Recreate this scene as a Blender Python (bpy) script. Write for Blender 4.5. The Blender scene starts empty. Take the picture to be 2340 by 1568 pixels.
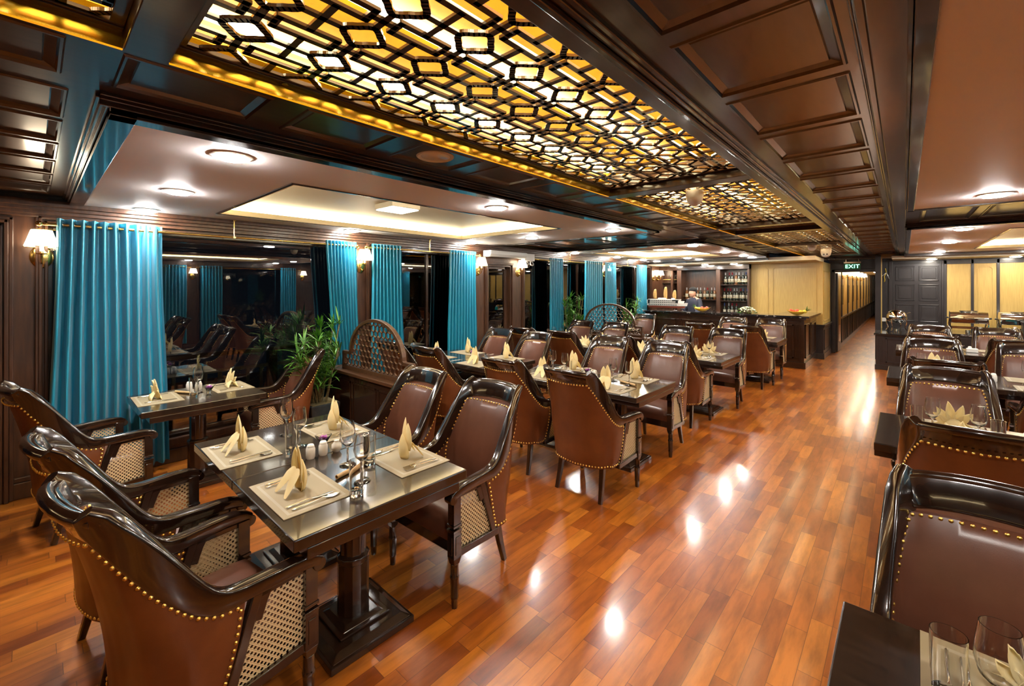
import bpy, bmesh, math, random
from mathutils import Vector, Matrix
PI = math.pi
SC = bpy.context.scene
COL = SC.collection
R = math.radians
random.seed(7)

# ------------------------------------------------------------------ camera, world, exposure
FPX, CXP, HORIZON, EYE = 990.0, 1170.0, 654.0, 1.70
YAW = math.atan2(2066 - CXP, FPX)
cam_d = bpy.data.cameras.new('camera')
cam = bpy.data.objects.new('camera', cam_d)
COL.objects.link(cam)
cam.location = (0, 0, EYE)
cam.rotation_euler = (R(90), 0, YAW)
cam_d.sensor_width = 36.0
cam_d.lens = FPX / 2340 * 36.0
cam_d.shift_y = -(784 - HORIZON) / 2340
cam_d.clip_start = 0.02
cam_d.clip_end = 200
SC.camera = cam

w = bpy.data.worlds.new('night')
SC.world = w
w.use_nodes = True
w.node_tree.nodes['Background'].inputs[0].default_value = (0.0015, 0.0018, 0.0025, 1)
w.node_tree.nodes['Background'].inputs[1].default_value = 1.0

SC.view_settings.view_transform = 'Standard'
SC.view_settings.look = 'None'
SC.view_settings.gamma = 1.0
SC.view_settings.use_curve_mapping = False
SC.view_settings.exposure = 1.45
SC.cycles.max_bounces = 8
SC.cycles.diffuse_bounces = 4
SC.cycles.glossy_bounces = 3
SC.cycles.transmission_bounces = 7
SC.cycles.transparent_max_bounces = 12
SC.cycles.sample_clamp_indirect = 6.0
SC.cycles.caustics_reflective = False
SC.cycles.caustics_refractive = False
SC.cycles.blur_glossy = 0.6

LAMP = 155.0        # downlights
COVE = 9.0        # cove led strips
TUBE = 10.0        # tubes above the lattice
# ------------------------------------------------------------------ node helpers
def new_mat(name):
    m = bpy.data.materials.new(name)
    m.use_nodes = True
    nt = m.node_tree
    nt.nodes.clear()
    out = nt.nodes.new('ShaderNodeOutputMaterial')
    return m, nt, out

def setin(node, key, val):
    s = node.inputs[key]
    if hasattr(val, 'is_output') or isinstance(val, bpy.types.NodeSocket):
        node.id_data.links.new(val, s)
    else:
        if isinstance(val, (tuple, list)) and len(val) == 3 and s.type == 'RGBA':
            val = (*val, 1)
        s.default_value = val

def N(nt, t, **kw):
    n = nt.nodes.new('ShaderNode' + t)
    for k, v in kw.items():
        if hasattr(n, k) and k not in n.inputs.keys():
            setattr(n, k, v)
        else:
            setin(n, k.replace('_', ' '), v)
    return n

def M2(nt, op, a, b=0.0, c=None):
    n = nt.nodes.new('ShaderNodeMath'); n.operation = op
    setin(n, 0, a); setin(n, 1, b)
    if c is not None: setin(n, 2, c)
    return n.outputs[0]

def ramp(nt, fac, stops):
    n = nt.nodes.new('ShaderNodeValToRGB')
    e = n.color_ramp.elements
    while len(e) < len(stops): e.new(0.5)
    for i, (p, c) in enumerate(stops):
        e[i].position = p; e[i].color = (*c, 1)
    nt.links.new(fac, n.inputs[0])
    return n.outputs[0]

def bsdf(nt, out, color, rough=0.5, metal=0.0, coat=0.0, coat_rough=0.05, spec=0.5, sheen=0.0, normal=None):
    b = nt.nodes.new('ShaderNodeBsdfPrincipled')
    setin(b, 'Base Color', color); setin(b, 'Roughness', rough); setin(b, 'Metallic', metal)
    setin(b, 'Coat Weight', coat); setin(b, 'Coat Roughness', coat_rough)
    setin(b, 'Specular IOR Level', spec); setin(b, 'Sheen Weight', sheen)
    if normal is not None: nt.links.new(normal, b.inputs['Normal'])
    nt.links.new(b.outputs[0], out.inputs[0])
    return b

def bump(nt, h, strength=0.2, dist=0.01):
    n = nt.nodes.new('ShaderNodeBump')
    n.inputs['Strength'].default_value = strength
    n.inputs['Distance'].default_value = dist
    nt.links.new(h, n.inputs['Height'])
    return n.outputs[0]

def coords(nt, scale=(1, 1, 1), kind='Object'):
    tc = nt.nodes.new('ShaderNodeTexCoord')
    mp = nt.nodes.new('ShaderNodeMapping')
    mp.inputs['Scale'].default_value = scale
    nt.links.new(tc.outputs[kind], mp.inputs[0])
    return mp.outputs[0]

def noise(nt, vec, scale, detail=3, rough=0.5):
    n = nt.nodes.new('ShaderNodeTexNoise')
    n.inputs['Scale'].default_value = scale
    n.inputs['Detail'].default_value = detail
    n.inputs['Roughness'].default_value = rough
    if vec is not None: nt.links.new(vec, n.inputs['Vector'])
    return n.outputs['Fac']

def m_noisy(name, c1, c2, scale=(1, 1, 1), nscale=8, rough=0.4, metal=0.0, coat=0.0, coat_rough=0.05, bmp=0.0, bscale=60, spec=0.5, sheen=0.0, detail=4):
    m, nt, out = new_mat(name)
    v = coords(nt, scale)
    f = noise(nt, v, nscale, detail)
    c = ramp(nt, f, [(0.3, c1), (0.7, c2)])
    nrm = None
    if bmp: nrm = bump(nt, noise(nt, v, bscale, 2), bmp, 0.003)
    bsdf(nt, out, c, rough, metal, coat, coat_rough, spec, sheen, nrm)
    return m

def m_emit(name, col, s):
    m, nt, out = new_mat(name)
    e = nt.nodes.new('ShaderNodeEmission')
    e.inputs[0].default_value = (*col, 1); e.inputs[1].default_value = s
    nt.links.new(e.outputs[0], out.inputs[0])
    return m

def m_glass(name, tint=(1, 1, 1)):
    m, nt, out = new_mat(name)
    b = bsdf(nt, out, tint, 0.0, 0.0)
    b.inputs['Transmission Weight'].default_value = 1.0
    b.inputs['IOR'].default_value = 1.48
    # thin walls let light through to what stands behind them
    return m

def m_pane(name, ior=2.2, tint=(0.75, 0.8, 0.82)):
    m, nt, out = new_mat(name)
    fr = nt.nodes.new('ShaderNodeFresnel'); fr.inputs[0].default_value = ior
    tr = nt.nodes.new('ShaderNodeBsdfTransparent'); tr.inputs[0].default_value = (*tint, 1)
    gl = nt.nodes.new('ShaderNodeBsdfGlossy'); gl.inputs['Roughness'].default_value = 0.0
    mx = nt.nodes.new('ShaderNodeMixShader')
    nt.links.new(fr.outputs[0], mx.inputs[0])
    nt.links.new(tr.outputs[0], mx.inputs[1]); nt.links.new(gl.outputs[0], mx.inputs[2])
    nt.links.new(mx.outputs[0], out.inputs[0])
    return m

def m_floor():
    m, nt, out = new_mat('jatoba_floor')
    tc = nt.nodes.new('ShaderNodeTexCoord')
    sp = nt.nodes.new('ShaderNodeSeparateXYZ'); nt.links.new(tc.outputs['Object'], sp.inputs[0])
    X, Y = sp.outputs[0], sp.outputs[1]
    u = M2(nt, 'DIVIDE', X, 0.088)
    row = M2(nt, 'FLOOR', u)
    wn = nt.nodes.new('ShaderNodeTexWhiteNoise'); wn.noise_dimensions = '1D'
    nt.links.new(row, wn.inputs['W'])
    rr = wn.outputs['Value']
    L = M2(nt, 'ADD', M2(nt, 'MULTIPLY', rr, 0.14), 0.36)
    v = M2(nt, 'DIVIDE', M2(nt, 'ADD', Y, M2(nt, 'MULTIPLY', rr, 7.3)), L)
    idx = M2(nt, 'FLOOR', v)
    cb = nt.nodes.new('ShaderNodeCombineXYZ'); nt.links.new(row, cb.inputs[0]); nt.links.new(idx, cb.inputs[1])
    w2 = nt.nodes.new('ShaderNodeTexWhiteNoise'); w2.noise_dimensions = '2D'
    nt.links.new(cb.outputs[0], w2.inputs['Vector'])
    # grain, shifted per board
    off = nt.nodes.new('ShaderNodeVectorMath'); off.operation = 'MULTIPLY_ADD'
    nt.links.new(w2.outputs['Color'], off.inputs[0]); off.inputs[1].default_value = (9, 9, 9)
    nt.links.new(tc.outputs['Object'], off.inputs[2])
    mp = nt.nodes.new('ShaderNodeMapping'); mp.inputs['Scale'].default_value = (14, 2.2, 1)
    nt.links.new(off.outputs[0], mp.inputs[0])
    g = noise(nt, mp.outputs[0], 1.6, 6, 0.6)
    base = ramp(nt, w2.outputs['Value'], [(0.0, (0.24, 0.056, 0.008)), (0.35, (0.35, 0.098, 0.011)), (0.75, (0.43, 0.132, 0.015)), (1.0, (0.51, 0.180, 0.022))])
    gr = ramp(nt, g, [(0.3, (0.55, 0.5, 0.46)), (0.6, (1.12, 1.1, 1.06))])
    mul = nt.nodes.new('ShaderNodeMix'); mul.data_type = 'RGBA'; mul.blend_type = 'MULTIPLY'
    mul.inputs[0].default_value = 0.85
    nt.links.new(base, mul.inputs[6]); nt.links.new(gr, mul.inputs[7])
    # seams
    fu = M2(nt, 'ABSOLUTE', M2(nt, 'SUBTRACT', M2(nt, 'FRACT', u), 0.5))
    fv = M2(nt, 'ABSOLUTE', M2(nt, 'SUBTRACT', M2(nt, 'FRACT', v), 0.5))
    su = M2(nt, 'GREATER_THAN', fu, 0.486)
    sv = M2(nt, 'GREATER_THAN', fv, 0.4965)
    seam = M2(nt, 'MAXIMUM', su, sv)
    mx = nt.nodes.new('ShaderNodeMix'); mx.data_type = 'RGBA'
    nt.links.new(M2(nt, 'MULTIPLY', seam, 0.75), mx.inputs[0])
    nt.links.new(mul.outputs[2], mx.inputs[6]); mx.inputs[7].default_value = (0.09, 0.025, 0.008, 1)
    hgt = M2(nt, 'SUBTRACT', M2(nt, 'MULTIPLY', w2.outputs['Value'], 0.3), seam)
    nrm = bump(nt, hgt, 0.12, 0.0012)
    bsdf(nt, out, mx.outputs[2], 0.32, 0, 0.4, 0.12, 0.5, 0, nrm)
    return m

def m_cane():
    m, nt, out = new_mat('woven_cane')
    tc = nt.nodes.new('ShaderNodeTexCoord')
    sp = nt.nodes.new('ShaderNodeSeparateXYZ'); nt.links.new(tc.outputs['Object'], sp.inputs[0])
    a = M2(nt, 'DIVIDE', sp.outputs[1], 0.0235)
    b = M2(nt, 'DIVIDE', sp.outputs[2], 0.0235)
    def dist(o):
        fa = M2(nt, 'SUBTRACT', M2(nt, 'FRACT', M2(nt, 'ADD', a, o)), 0.5)
        fb = M2(nt, 'SUBTRACT', M2(nt, 'FRACT', M2(nt, 'ADD', b, o)), 0.5)
        return M2(nt, 'SQRT', M2(nt, 'ADD', M2(nt, 'MULTIPLY', fa, fa), M2(nt, 'MULTIPLY', fb, fb)))
    d = M2(nt, 'MINIMUM', dist(0.0), dist(0.5))
    hole = M2(nt, 'LESS_THAN', d, 0.235)
    ln = M2(nt, 'SINE', M2(nt, 'MULTIPLY', M2(nt, 'ADD', a, b), 2 * PI * 3))
    col = ramp(nt, M2(nt, 'ADD', M2(nt, 'MULTIPLY', ln, 0.35), 0.5), [(0.1, (0.50, 0.36, 0.17)), (0.6, (0.74, 0.60, 0.36))])
    bs = nt.nodes.new('ShaderNodeBsdfPrincipled'); nt.links.new(col, bs.inputs['Base Color']); bs.inputs['Roughness'].default_value = 0.5
    tr = nt.nodes.new('ShaderNodeBsdfTransparent')
    mx = nt.nodes.new('ShaderNodeMixShader')
    nt.links.new(hole, mx.inputs[0]); nt.links.new(bs.outputs[0], mx.inputs[1]); nt.links.new(tr.outputs[0], mx.inputs[2])
    nt.links.new(mx.outputs[0], out.inputs[0])
    return m

def m_marble():
    m, nt, out = new_mat('black_marble')
    v = coords(nt)
    f = noise(nt, v, 9, 8, 0.7)
    c = ramp(nt, f, [(0.0, (0.006, 0.006, 0.007)), (0.56, (0.012, 0.012, 0.013)), (0.63, (0.35, 0.34, 0.32)), (0.68, (0.02, 0.02, 0.02))])
    bsdf(nt, out, c, 0.08, 0, 0.5)
    return m

def m_leather(name, c1, c2, rough):
    m, nt, out = new_mat(name)
    v = coords(nt)
    f = noise(nt, v, 5, 5, 0.6)
    c = ramp(nt, f, [(0.3, c1), (0.7, c2)])
    vo = nt.nodes.new('ShaderNodeTexVoronoi'); vo.inputs['Scale'].default_value = 420
    nt.links.new(v, vo.inputs['Vector'])
    bsdf(nt, out, c, rough, 0, 0.12, 0.3, 0.5, 0, bump(nt, vo.outputs['Distance'], 0.12, 0.001))
    return m

def m_mat():
    m, nt, out = new_mat('woven_placemat')
    tc = nt.nodes.new('ShaderNodeTexCoord')
    sp = nt.nodes.new('ShaderNodeSeparateXYZ'); nt.links.new(tc.outputs['Object'], sp.inputs[0])
    X = M2(nt, 'ABSOLUTE', sp.outputs[0]); Y = M2(nt, 'ABSOLUTE', sp.outputs[1])
    e = M2(nt, 'MAXIMUM', M2(nt, 'SUBTRACT', X, 0.215), M2(nt, 'SUBTRACT', Y, 0.15))
    bd = M2(nt, 'MULTIPLY', M2(nt, 'GREATER_THAN', e, -0.036), M2(nt, 'LESS_THAN', e, -0.024))
    wv = M2(nt, 'SINE', M2(nt, 'MULTIPLY', M2(nt, 'ADD', sp.outputs[0], sp.outputs[1]), 1300))
    c = nt.nodes.new('ShaderNodeMix'); c.data_type = 'RGBA'
    nt.links.new(M2(nt, 'ADD', M2(nt, 'MULTIPLY', bd, 0.8), M2(nt, 'MULTIPLY', wv, 0.08)), c.inputs[0])
    c.inputs[6].default_value = (0.28, 0.225, 0.13, 1); c.inputs[7].default_value = (0.38, 0.33, 0.24, 1)
    bsdf(nt, out, c.outputs[2], 0.6)
    return m

M = {}
def mats():
    M['wood'] = m_noisy('dark_lacquered_wood', (0.016, 0.0075, 0.0042), (0.034, 0.015, 0.008), (1, 1, 6), 9, 0.22, 0, 0.7, 0.07)
    M['ceil_wood'] = m_noisy('ceiling_lacquered_wood', (0.026, 0.011, 0.006), (0.05, 0.022, 0.011), (6, 1, 1), 7, 0.28, 0, 0.8, 0.12)
    M['lattice_sheen'] = m_noisy('painted_lattice_sheen', (0.50, 0.32, 0.02), (0.66, 0.45, 0.035), (8, 1, 1), 6, 0.22, 0.75, 0.6, 0.1)  # lattice light reflected in the lacquer, put in as yellow colour
    M['wall_wood'] = m_noisy('mahogany_wall', (0.040, 0.016, 0.008), (0.085, 0.034, 0.015), (5, 5, 0.6), 7, 0.36, 0, 0.4, 0.15)
    M['chairwood'] = m_noisy('chair_lacquer', (0.010, 0.0045, 0.003), (0.020, 0.009, 0.005), (1, 1, 4), 10, 0.16, 0, 1.0, 0.05, spec=0.6)
    M['top'] = m_noisy('tabletop_lacquer', (0.012, 0.007, 0.005), (0.03, 0.017, 0.010), (1, 12, 1), 9, 0.2, 0, 0.8, 0.06)
    M['slate'] = m_noisy('dark_painted_wood', (0.018, 0.014, 0.015), (0.026, 0.021, 0.022), (4, 4, 1), 6, 0.32, 0, 0.3, 0.15)
    M['leather'] = m_leather('tan_leather_back', (0.105, 0.028, 0.008), (0.17, 0.052, 0.014), 0.36)
    M['leather_in'] = m_leather('brown_leather', (0.095, 0.034, 0.019), (0.145, 0.055, 0.031), 0.33)
    M['brass'] = m_noisy('brass', (0.60, 0.40, 0.12), (0.75, 0.52, 0.18), (1, 1, 1), 10, 0.22, 1.0)
    M['nail'] = m_noisy('gilt_nail', (0.78, 0.52, 0.12), (0.9, 0.65, 0.2), (1, 1, 1), 10, 0.28, 1.0)
    M['steel'] = m_noisy('polished_steel', (0.62, 0.61, 0.58), (0.75, 0.74, 0.72), (1, 1, 1), 8, 0.12, 1.0)
    M['chrome'] = m_noisy('chrome', (0.72, 0.71, 0.70), (0.8, 0.8, 0.79), (1, 1, 1), 6, 0.05, 1.0)
    M['white'] = m_noisy('painted_ceiling', (0.84, 0.80, 0.78), (0.86, 0.82, 0.80), (1, 1, 1), 2, 0.55)
    M['cream'] = m_noisy('cream_paint', (0.66, 0.58, 0.42), (0.7, 0.62, 0.46), (1, 1, 1), 2, 0.5)
    M['oak'] = m_noisy('yellow_oak_panel', (0.50, 0.32, 0.085), (0.62, 0.42, 0.125), (14, 14, 0.6), 6, 0.42, 0, 0.2, 0.2)
    M['curtain'] = m_noisy('teal_satin', (0.003, 0.21, 0.33), (0.006, 0.29, 0.43), (30, 30, 1), 8, 0.30, 0.0, 0.0, sheen=0.2, spec=1.0)
    M['napkin'] = m_noisy('cream_cotton', (0.86, 0.74, 0.44), (0.93, 0.84, 0.58), (1, 1, 1), 14, 0.75, bmp=0.1, bscale=300)
    M['porcelain'] = m_noisy('porcelain', (0.80, 0.77, 0.70), (0.85, 0.82, 0.76), (1, 1, 1), 4, 0.15, 0, 0.4)
    M['plastic'] = m_noisy('white_plastic', (0.72, 0.70, 0.67), (0.78, 0.76, 0.73), (1, 1, 1), 4, 0.35)
    M['kraft'] = m_noisy('kraft_paper', (0.50, 0.31, 0.13), (0.62, 0.42, 0.2), (1, 1, 1), 30, 0.6)
    M['petal'] = m_noisy('purple_petal', (0.28, 0.02, 0.26), (0.6, 0.2, 0.55), (1, 1, 1), 60, 0.5)
    M['leaf'] = m_noisy('green_leaf', (0.03, 0.13, 0.012), (0.12, 0.32, 0.03), (1, 1, 1), 12, 0.42)
    M['pot'] = m_noisy('dark_glazed_pot', (0.03, 0.04, 0.045), (0.05, 0.065, 0.07), (1, 1, 1), 10, 0.25)
    M['stem'] = m_noisy('fibrous_stem', (0.12, 0.09, 0.04), (0.25, 0.2, 0.09), (1, 1, 4), 30, 0.7)
    M['glass'] = m_glass('clear_glass')
    M['pane'] = m_pane('window_pane')
    M['floor'] = m_floor()
    M['cane'] = m_cane()
    M['marble'] = m_marble()
    M['placemat'] = m_mat()
    M['shade'] = m_emit('lit_lamp_shade', (1.0, 0.80, 0.55), 7.0)
    M['led'] = m_emit('downlight_glow', (1.0, 0.95, 0.88), LAMP)
    M['led_low'] = m_emit('small_downlight_glow', (1.0, 0.90, 0.74), LAMP * 0.45)
    M['cove'] = m_emit('cove_led', (1.0, 0.86, 0.58), COVE)
    M['panel_lamp'] = m_emit('panel_lamp_glow', (1.0, 0.9, 0.72), 9.0)
    M['tube'] = m_emit('warm_tube', (1.0, 0.86, 0.50), TUBE)
    m, nt, out = new_mat('amber_onyx')
    v = coords(nt)
    f = noise(nt, v, 6, 6, 0.65)
    c = ramp(nt, f, [(0.3, (0.50, 0.165, 0.002)), (0.55, (0.60, 0.225, 0.003)), (0.75, (0.45, 0.14, 0.002))])
    b = bsdf(nt, out, c, 0.5)
    nt.links.new(c, b.inputs['Emission Color']); b.inputs['Emission Strength'].default_value = 0.7  # tube light on panel and side boards, partly added as own emission
    M['onyx'] = m
    m, nt, out = new_mat('cream_cotton')
    c = ramp(nt, noise(nt, coords(nt), 14, 3), [(0.3, (0.93, 0.78, 0.42)), (0.7, (0.96, 0.86, 0.56))])
    df = nt.nodes.new('ShaderNodeBsdfDiffuse'); tr = nt.nodes.new('ShaderNodeBsdfTranslucent'); mx = nt.nodes.new('ShaderNodeMixShader')
    nt.links.new(c, df.inputs[0]); nt.links.new(c, tr.inputs[0]); mx.inputs[0].default_value = 0.35
    nt.links.new(df.outputs[0], mx.inputs[1]); nt.links.new(tr.outputs[0], mx.inputs[2]); nt.links.new(mx.outputs[0], out.inputs[0])
    M['napkin'] = m
    M['green'] = m_emit('exit_green', (0.0, 0.75, 0.28), 1.3)
    M['greenbox'] = m_noisy('green_sign_body', (0.0, 0.10, 0.035), (0.0, 0.12, 0.045), (1, 1, 1), 4, 0.3)
    M['black'] = m_noisy('black_plastic', (0.01, 0.01, 0.011), (0.016, 0.016, 0.017), (1, 1, 1), 5, 0.3)
    M['bottle'] = m_noisy('dark_bottle_glass', (0.008, 0.012, 0.008), (0.016, 0.02, 0.012), (1, 1, 1), 6, 0.06, 0, 0.6)
    M['amberbottle'] = m_noisy('amber_bottle_glass', (0.10, 0.035, 0.01), (0.18, 0.07, 0.02), (1, 1, 1), 6, 0.06, 0, 0.6)
    M['label'] = m_noisy('paper_label', (0.26, 0.24, 0.18), (0.36, 0.33, 0.26), (1, 1, 1), 30, 0.6)
    M['foilred'] = m_noisy('red_foil', (0.30, 0.012, 0.02), (0.4, 0.02, 0.03), (1, 1, 1), 20, 0.3, 0.5)
    M['foilwhite'] = m_noisy('silver_foil', (0.6, 0.6, 0.62), (0.7, 0.7, 0.72), (1, 1, 1), 20, 0.3, 0.6)
    M['foilblue'] = m_noisy('navy_foil', (0.03, 0.05, 0.16), (0.05, 0.08, 0.22), (1, 1, 1), 20, 0.3, 0.3)
    M['bowl'] = m_noisy('yellow_bowl', (0.70, 0.36, 0.03), (0.8, 0.45, 0.05), (1, 1, 1), 6, 0.25, 0, 0.3)
    M['red'] = m_noisy('red_fruit', (0.55, 0.05, 0.04), (0.72, 0.12, 0.05), (1, 1, 1), 14, 0.35)
    M['yellow'] = m_noisy('yellow_fruit', (0.78, 0.50, 0.03), (0.85, 0.6, 0.06), (1, 1, 1), 14, 0.35)
    M['flower'] = m_noisy('pale_flower', (0.68, 0.66, 0.42), (0.86, 0.84, 0.66), (1, 1, 1), 50, 0.6)
    M['skin'] = m_noisy('skin', (0.52, 0.27, 0.17), (0.58, 0.31, 0.2), (1, 1, 1), 8, 0.45)
    M['hair'] = m_noisy('black_hair', (0.008, 0.006, 0.005), (0.014, 0.011, 0.01), (1, 1, 1), 40, 0.75)
    M['navy'] = m_noisy('navy_cloth', (0.012, 0.014, 0.03), (0.02, 0.024, 0.045), (1, 1, 1), 40, 0.7)
    M['shirt'] = m_noisy('white_cloth', (0.62, 0.60, 0.56), (0.7, 0.68, 0.64), (1, 1, 1), 30, 0.7)
    M['shipred'] = m_noisy('ship_red', (0.22, 0.05, 0.03), (0.28, 0.07, 0.04), (1, 1, 1), 12, 0.35)
    M['sail'] = m_noisy('tan_sail', (0.42, 0.22, 0.06), (0.56, 0.32, 0.1), (1, 1, 20), 6, 0.6)
    M['teal'] = m_noisy('teal_plastic', (0.0, 0.22, 0.22), (0.0, 0.3, 0.3), (1, 1, 1), 4, 0.3)
    M['ribbon'] = m_noisy('gold_ribbon', (0.55, 0.38, 0.03), (0.75, 0.55, 0.06), (1, 1, 1), 20, 0.4)
    M['deck'] = m_noisy('deck_timber', (0.10, 0.055, 0.03), (0.16, 0.09, 0.05), (12, 1, 1), 4, 0.6)
    M['rail'] = m_noisy('weathered_rail', (0.42, 0.34, 0.25), (0.52, 0.43, 0.32), (3, 3, 3), 5, 0.5)
    M['stone'] = m_noisy('grey_green_block', (0.17, 0.20, 0.15), (0.22, 0.25, 0.19), (1, 1, 1), 6, 0.6)
    M['mirror'] = m_noisy('dark_mirror_glass', (0.02, 0.02, 0.02), (0.03, 0.03, 0.03), (1, 1, 1), 2, 0.03, 0.0, 1.0)
    M['bark'] = m_noisy('screen_wood', (0.06, 0.026, 0.011), (0.10, 0.044, 0.019), (5, 1, 5), 9, 0.34, 0, 0.4, 0.1)
mats()

# ------------------------------------------------------------------ mesh builder
class MB:
    def __init__(s): s.v = []; s.f = []
    def add(s, vs, fs, mx=None):
        n = len(s.v)
        if mx is not None: vs = [tuple(mx @ Vector(p)) for p in vs]
        s.v += [tuple(p) for p in vs]
        s.f += [tuple(i + n for i in f) for f in fs]
        return s
    def box(s, x0, x1, y0, y1, z0, z1, mx=None):
        vs = [(x, y, z) for z in (z0, z1) for y in (y0, y1) for x in (x0, x1)]
        return s.add(vs, [(0, 2, 3, 1), (4, 5, 7, 6), (0, 1, 5, 4), (2, 6, 7, 3), (0, 4, 6, 2), (1, 3, 7, 5)], mx)
    def frustum(s, a, z0, b, z1, cx=0, cy=0):
        vs = [(cx + sx * a[0], cy + sy * a[1], z0) for sy in (-1, 1) for sx in (-1, 1)] + [(cx + sx * b[0], cy + sy * b[1], z1) for sy in (-1, 1) for sx in (-1, 1)]
        return s.add(vs, [(0, 2, 3, 1), (4, 5, 7, 6), (0, 1, 5, 4), (2, 6, 7, 3), (0, 4, 6, 2), (1, 3, 7, 5)])
    def lathe(s, prof, n=16, c=(0, 0, 0), mx=None, flute=0.0, arc=2 * PI):
        vs = []; fs = []
        for r, z in prof:
            for i in range(n):
                a = arc * i / n
                q = r * (1 - flute * (i % 2))
                vs.append((c[0] + q * math.cos(a), c[1] + q * math.sin(a), c[2] + z))
        for k in range(len(prof) - 1):
            for i in range(n):
                j = (i + 1) % n
                fs.append((k * n + i, k * n + j, (k + 1) * n + j, (k + 1) * n + i))
        if prof[0][0] > 1e-4: fs.append(tuple(reversed(range(n))))
        if prof[-1][0] > 1e-4: fs.append(tuple((len(prof) - 1) * n + i for i in range(n)))
        return s.add(vs, fs, mx)
    def cyl(s, p, q, r, n=12, r2=None):
        p = Vector(p); q = Vector(q); d = q - p
        if r2 is None: r2 = r
        rot = d.to_track_quat('Z', 'Y').to_matrix().to_4x4()
        mx = Matrix.Translation(p) @ rot
        return s.lathe([(r, 0), (r2, d.length)], n, (0, 0, 0), mx)
    def ball(s, c, r, n=12, m=8, sq=(1, 1, 1)):
        prof = [(math.sin(PI * k / m), -math.cos(PI * k / m)) for k in range(m + 1)]
        prof[0] = (1e-5, -1); prof[-1] = (1e-5, 1)
        mx = Matrix.Translation(c) @ Matrix.Diagonal((r * sq[0], r * sq[1], r * sq[2], 1))
        return s.lathe(prof, n, (0, 0, 0), mx)
    def grid(s, P, closed_u=False):
        nu = len(P); nv = len(P[0])
        vs = [p for row in P for p in row]; fs = []
        for i in range(nu - (0 if closed_u else 1)):
            for j in range(nv - 1):
                a = i * nv + j; b = ((i + 1) % nu) * nv + j
                fs.append((a, b, b + 1, a + 1))
        return s.add(vs, fs)
    def slab(s, A, B):
        """closed shell between two equal grids"""
        nu = len(A); nv = len(A[0]); n = nu * nv
        vs = [p for row in A for p in row] + [p for row in B for p in row]; fs = []
        for i in range(nu - 1):
            for j in range(nv - 1):
                a = i * nv + j; b = a + nv
                fs.append((a, b, b + 1, a + 1)); fs.append((n + a, n + a + 1, n + b + 1, n + b))
        for i in range(nu - 1):
            a = i * nv; b = a + nv
            fs.append((a, n + a, n + b, b))
            a = i * nv + nv - 1; b = a + nv
            fs.append((a, b, n + b, n + a))
        for j in range(nv - 1):
            fs.append((j, j + 1, n + j + 1, n + j))
            a = (nu - 1) * nv + j
            fs.append((a, n + a, n + a + 1, a + 1))
        return s.add(vs, fs)
    def sweep(s, pts, secs, normals, caps=True, closed=False):
        """pts: path; secs: list (or one) of 2d sections; normals: local a axis; b = t x a"""
        pts = [Vector(p) for p in pts]; n = len(pts)
        one = isinstance(secs[0][0], (int, float))
        rings = []
        for i, p in enumerate(pts):
            a0 = pts[(i - 1) % n] if (closed or i > 0) else pts[i]
            a1 = pts[(i + 1) % n] if (closed or i < n - 1) else pts[i]
            t = (a1 - a0).normalized()
            a = Vector(normals[i] if not isinstance(normals, Vector) else normals)
            a = (a - t * a.dot(t)).normalized()
            b = t.cross(a)
            sec = secs if one else secs[i]
            rings.append([tuple(p + a * u + b * v) for u, v in sec])
        m = len(rings[0]); vs = [q for r in rings for q in r]; fs = []
        for i in range(n if closed else n - 1):
            for j in range(m):
                k = (j + 1) % m; i2 = (i + 1) % n
                fs.append((i * m + j, i * m + k, i2 * m + k, i2 * m + j))
        if caps and not closed:
            fs.append(tuple(reversed(range(m)))); fs.append(tuple((n - 1) * m + j for j in range(m)))
        return s.add(vs, fs)
    def tube(s, pts, r, n=8, closed=False):
        sec = [(r * math.cos(2 * PI * i / n), r * math.sin(2 * PI * i / n)) for i in range(n)]
        pts = [Vector(p) for p in pts]
        nr = []
        for i in range(len(pts)):
            a0 = pts[max(i - 1, 0)]; a1 = pts[min(i + 1, len(pts) - 1)]
            t = (a1 - a0).normalized()
            up = Vector((0, 0, 1)) if abs(t.z) < 0.9 else Vector((1, 0, 0))
            if nr and abs(nr[-1].dot(t)) < 0.9: up = nr[-1]
            nr.append((up - t * up.dot(t)).normalized())
        return s.sweep(pts, sec, nr, True, closed)
    def build(s, name, mat, parent=None, smooth=40, bevel=0, seg=2, loc=None):
        me = bpy.data.meshes.new(name)
        me.from_pydata(s.v, [], s.f)
        bm = bmesh.new(); bm.from_mesh(me)
        bmesh.ops.recalc_face_normals(bm, faces=bm.faces)
        bm.to_mesh(me); bm.free()
        if smooth:
            me.polygons.foreach_set('use_smooth', [True] * len(me.polygons))
            me.set_sharp_from_angle(angle=R(smooth))
        me.materials.append(M[mat] if isinstance(mat, str) else mat)
        o = bpy.data.objects.new(name, me)
        COL.objects.link(o)
        if bevel:
            b = o.modifiers.new('bevel', 'BEVEL'); b.width = bevel; b.segments = seg; b.limit_method = 'ANGLE'; b.angle_limit = R(40)
            b.harden_normals = False
        if parent is not None: o.parent = parent
        if loc is not None: o.location = loc
        return o

def rrect(w, h, r=0.008, k=3):
    pts = []
    for cx, cy, a0 in ((w - r, h - r, 0), (-w + r, h - r, 90), (-w + r, -h + r, 180), (w - r, -h + r, 270)):
        for i in range(k + 1):
            a = R(a0 + 90 * i / k)
            pts.append((cx + r * math.cos(a), cy + r * math.sin(a)))
    return pts

def tag(o, label, cat, group=None, kind=None):
    o['label'] = label
    o['category'] = cat
    if group: o['group'] = group
    if kind: o['kind'] = kind
    return o

def root(name, loc, rz, label, cat, group=None):
    o = bpy.data.objects.new(name, None); COL.objects.link(o)
    o.empty_display_size = 0.1
    o.location = loc; o.rotation_euler = (0, 0, rz)
    return tag(o, label, cat, group)

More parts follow.
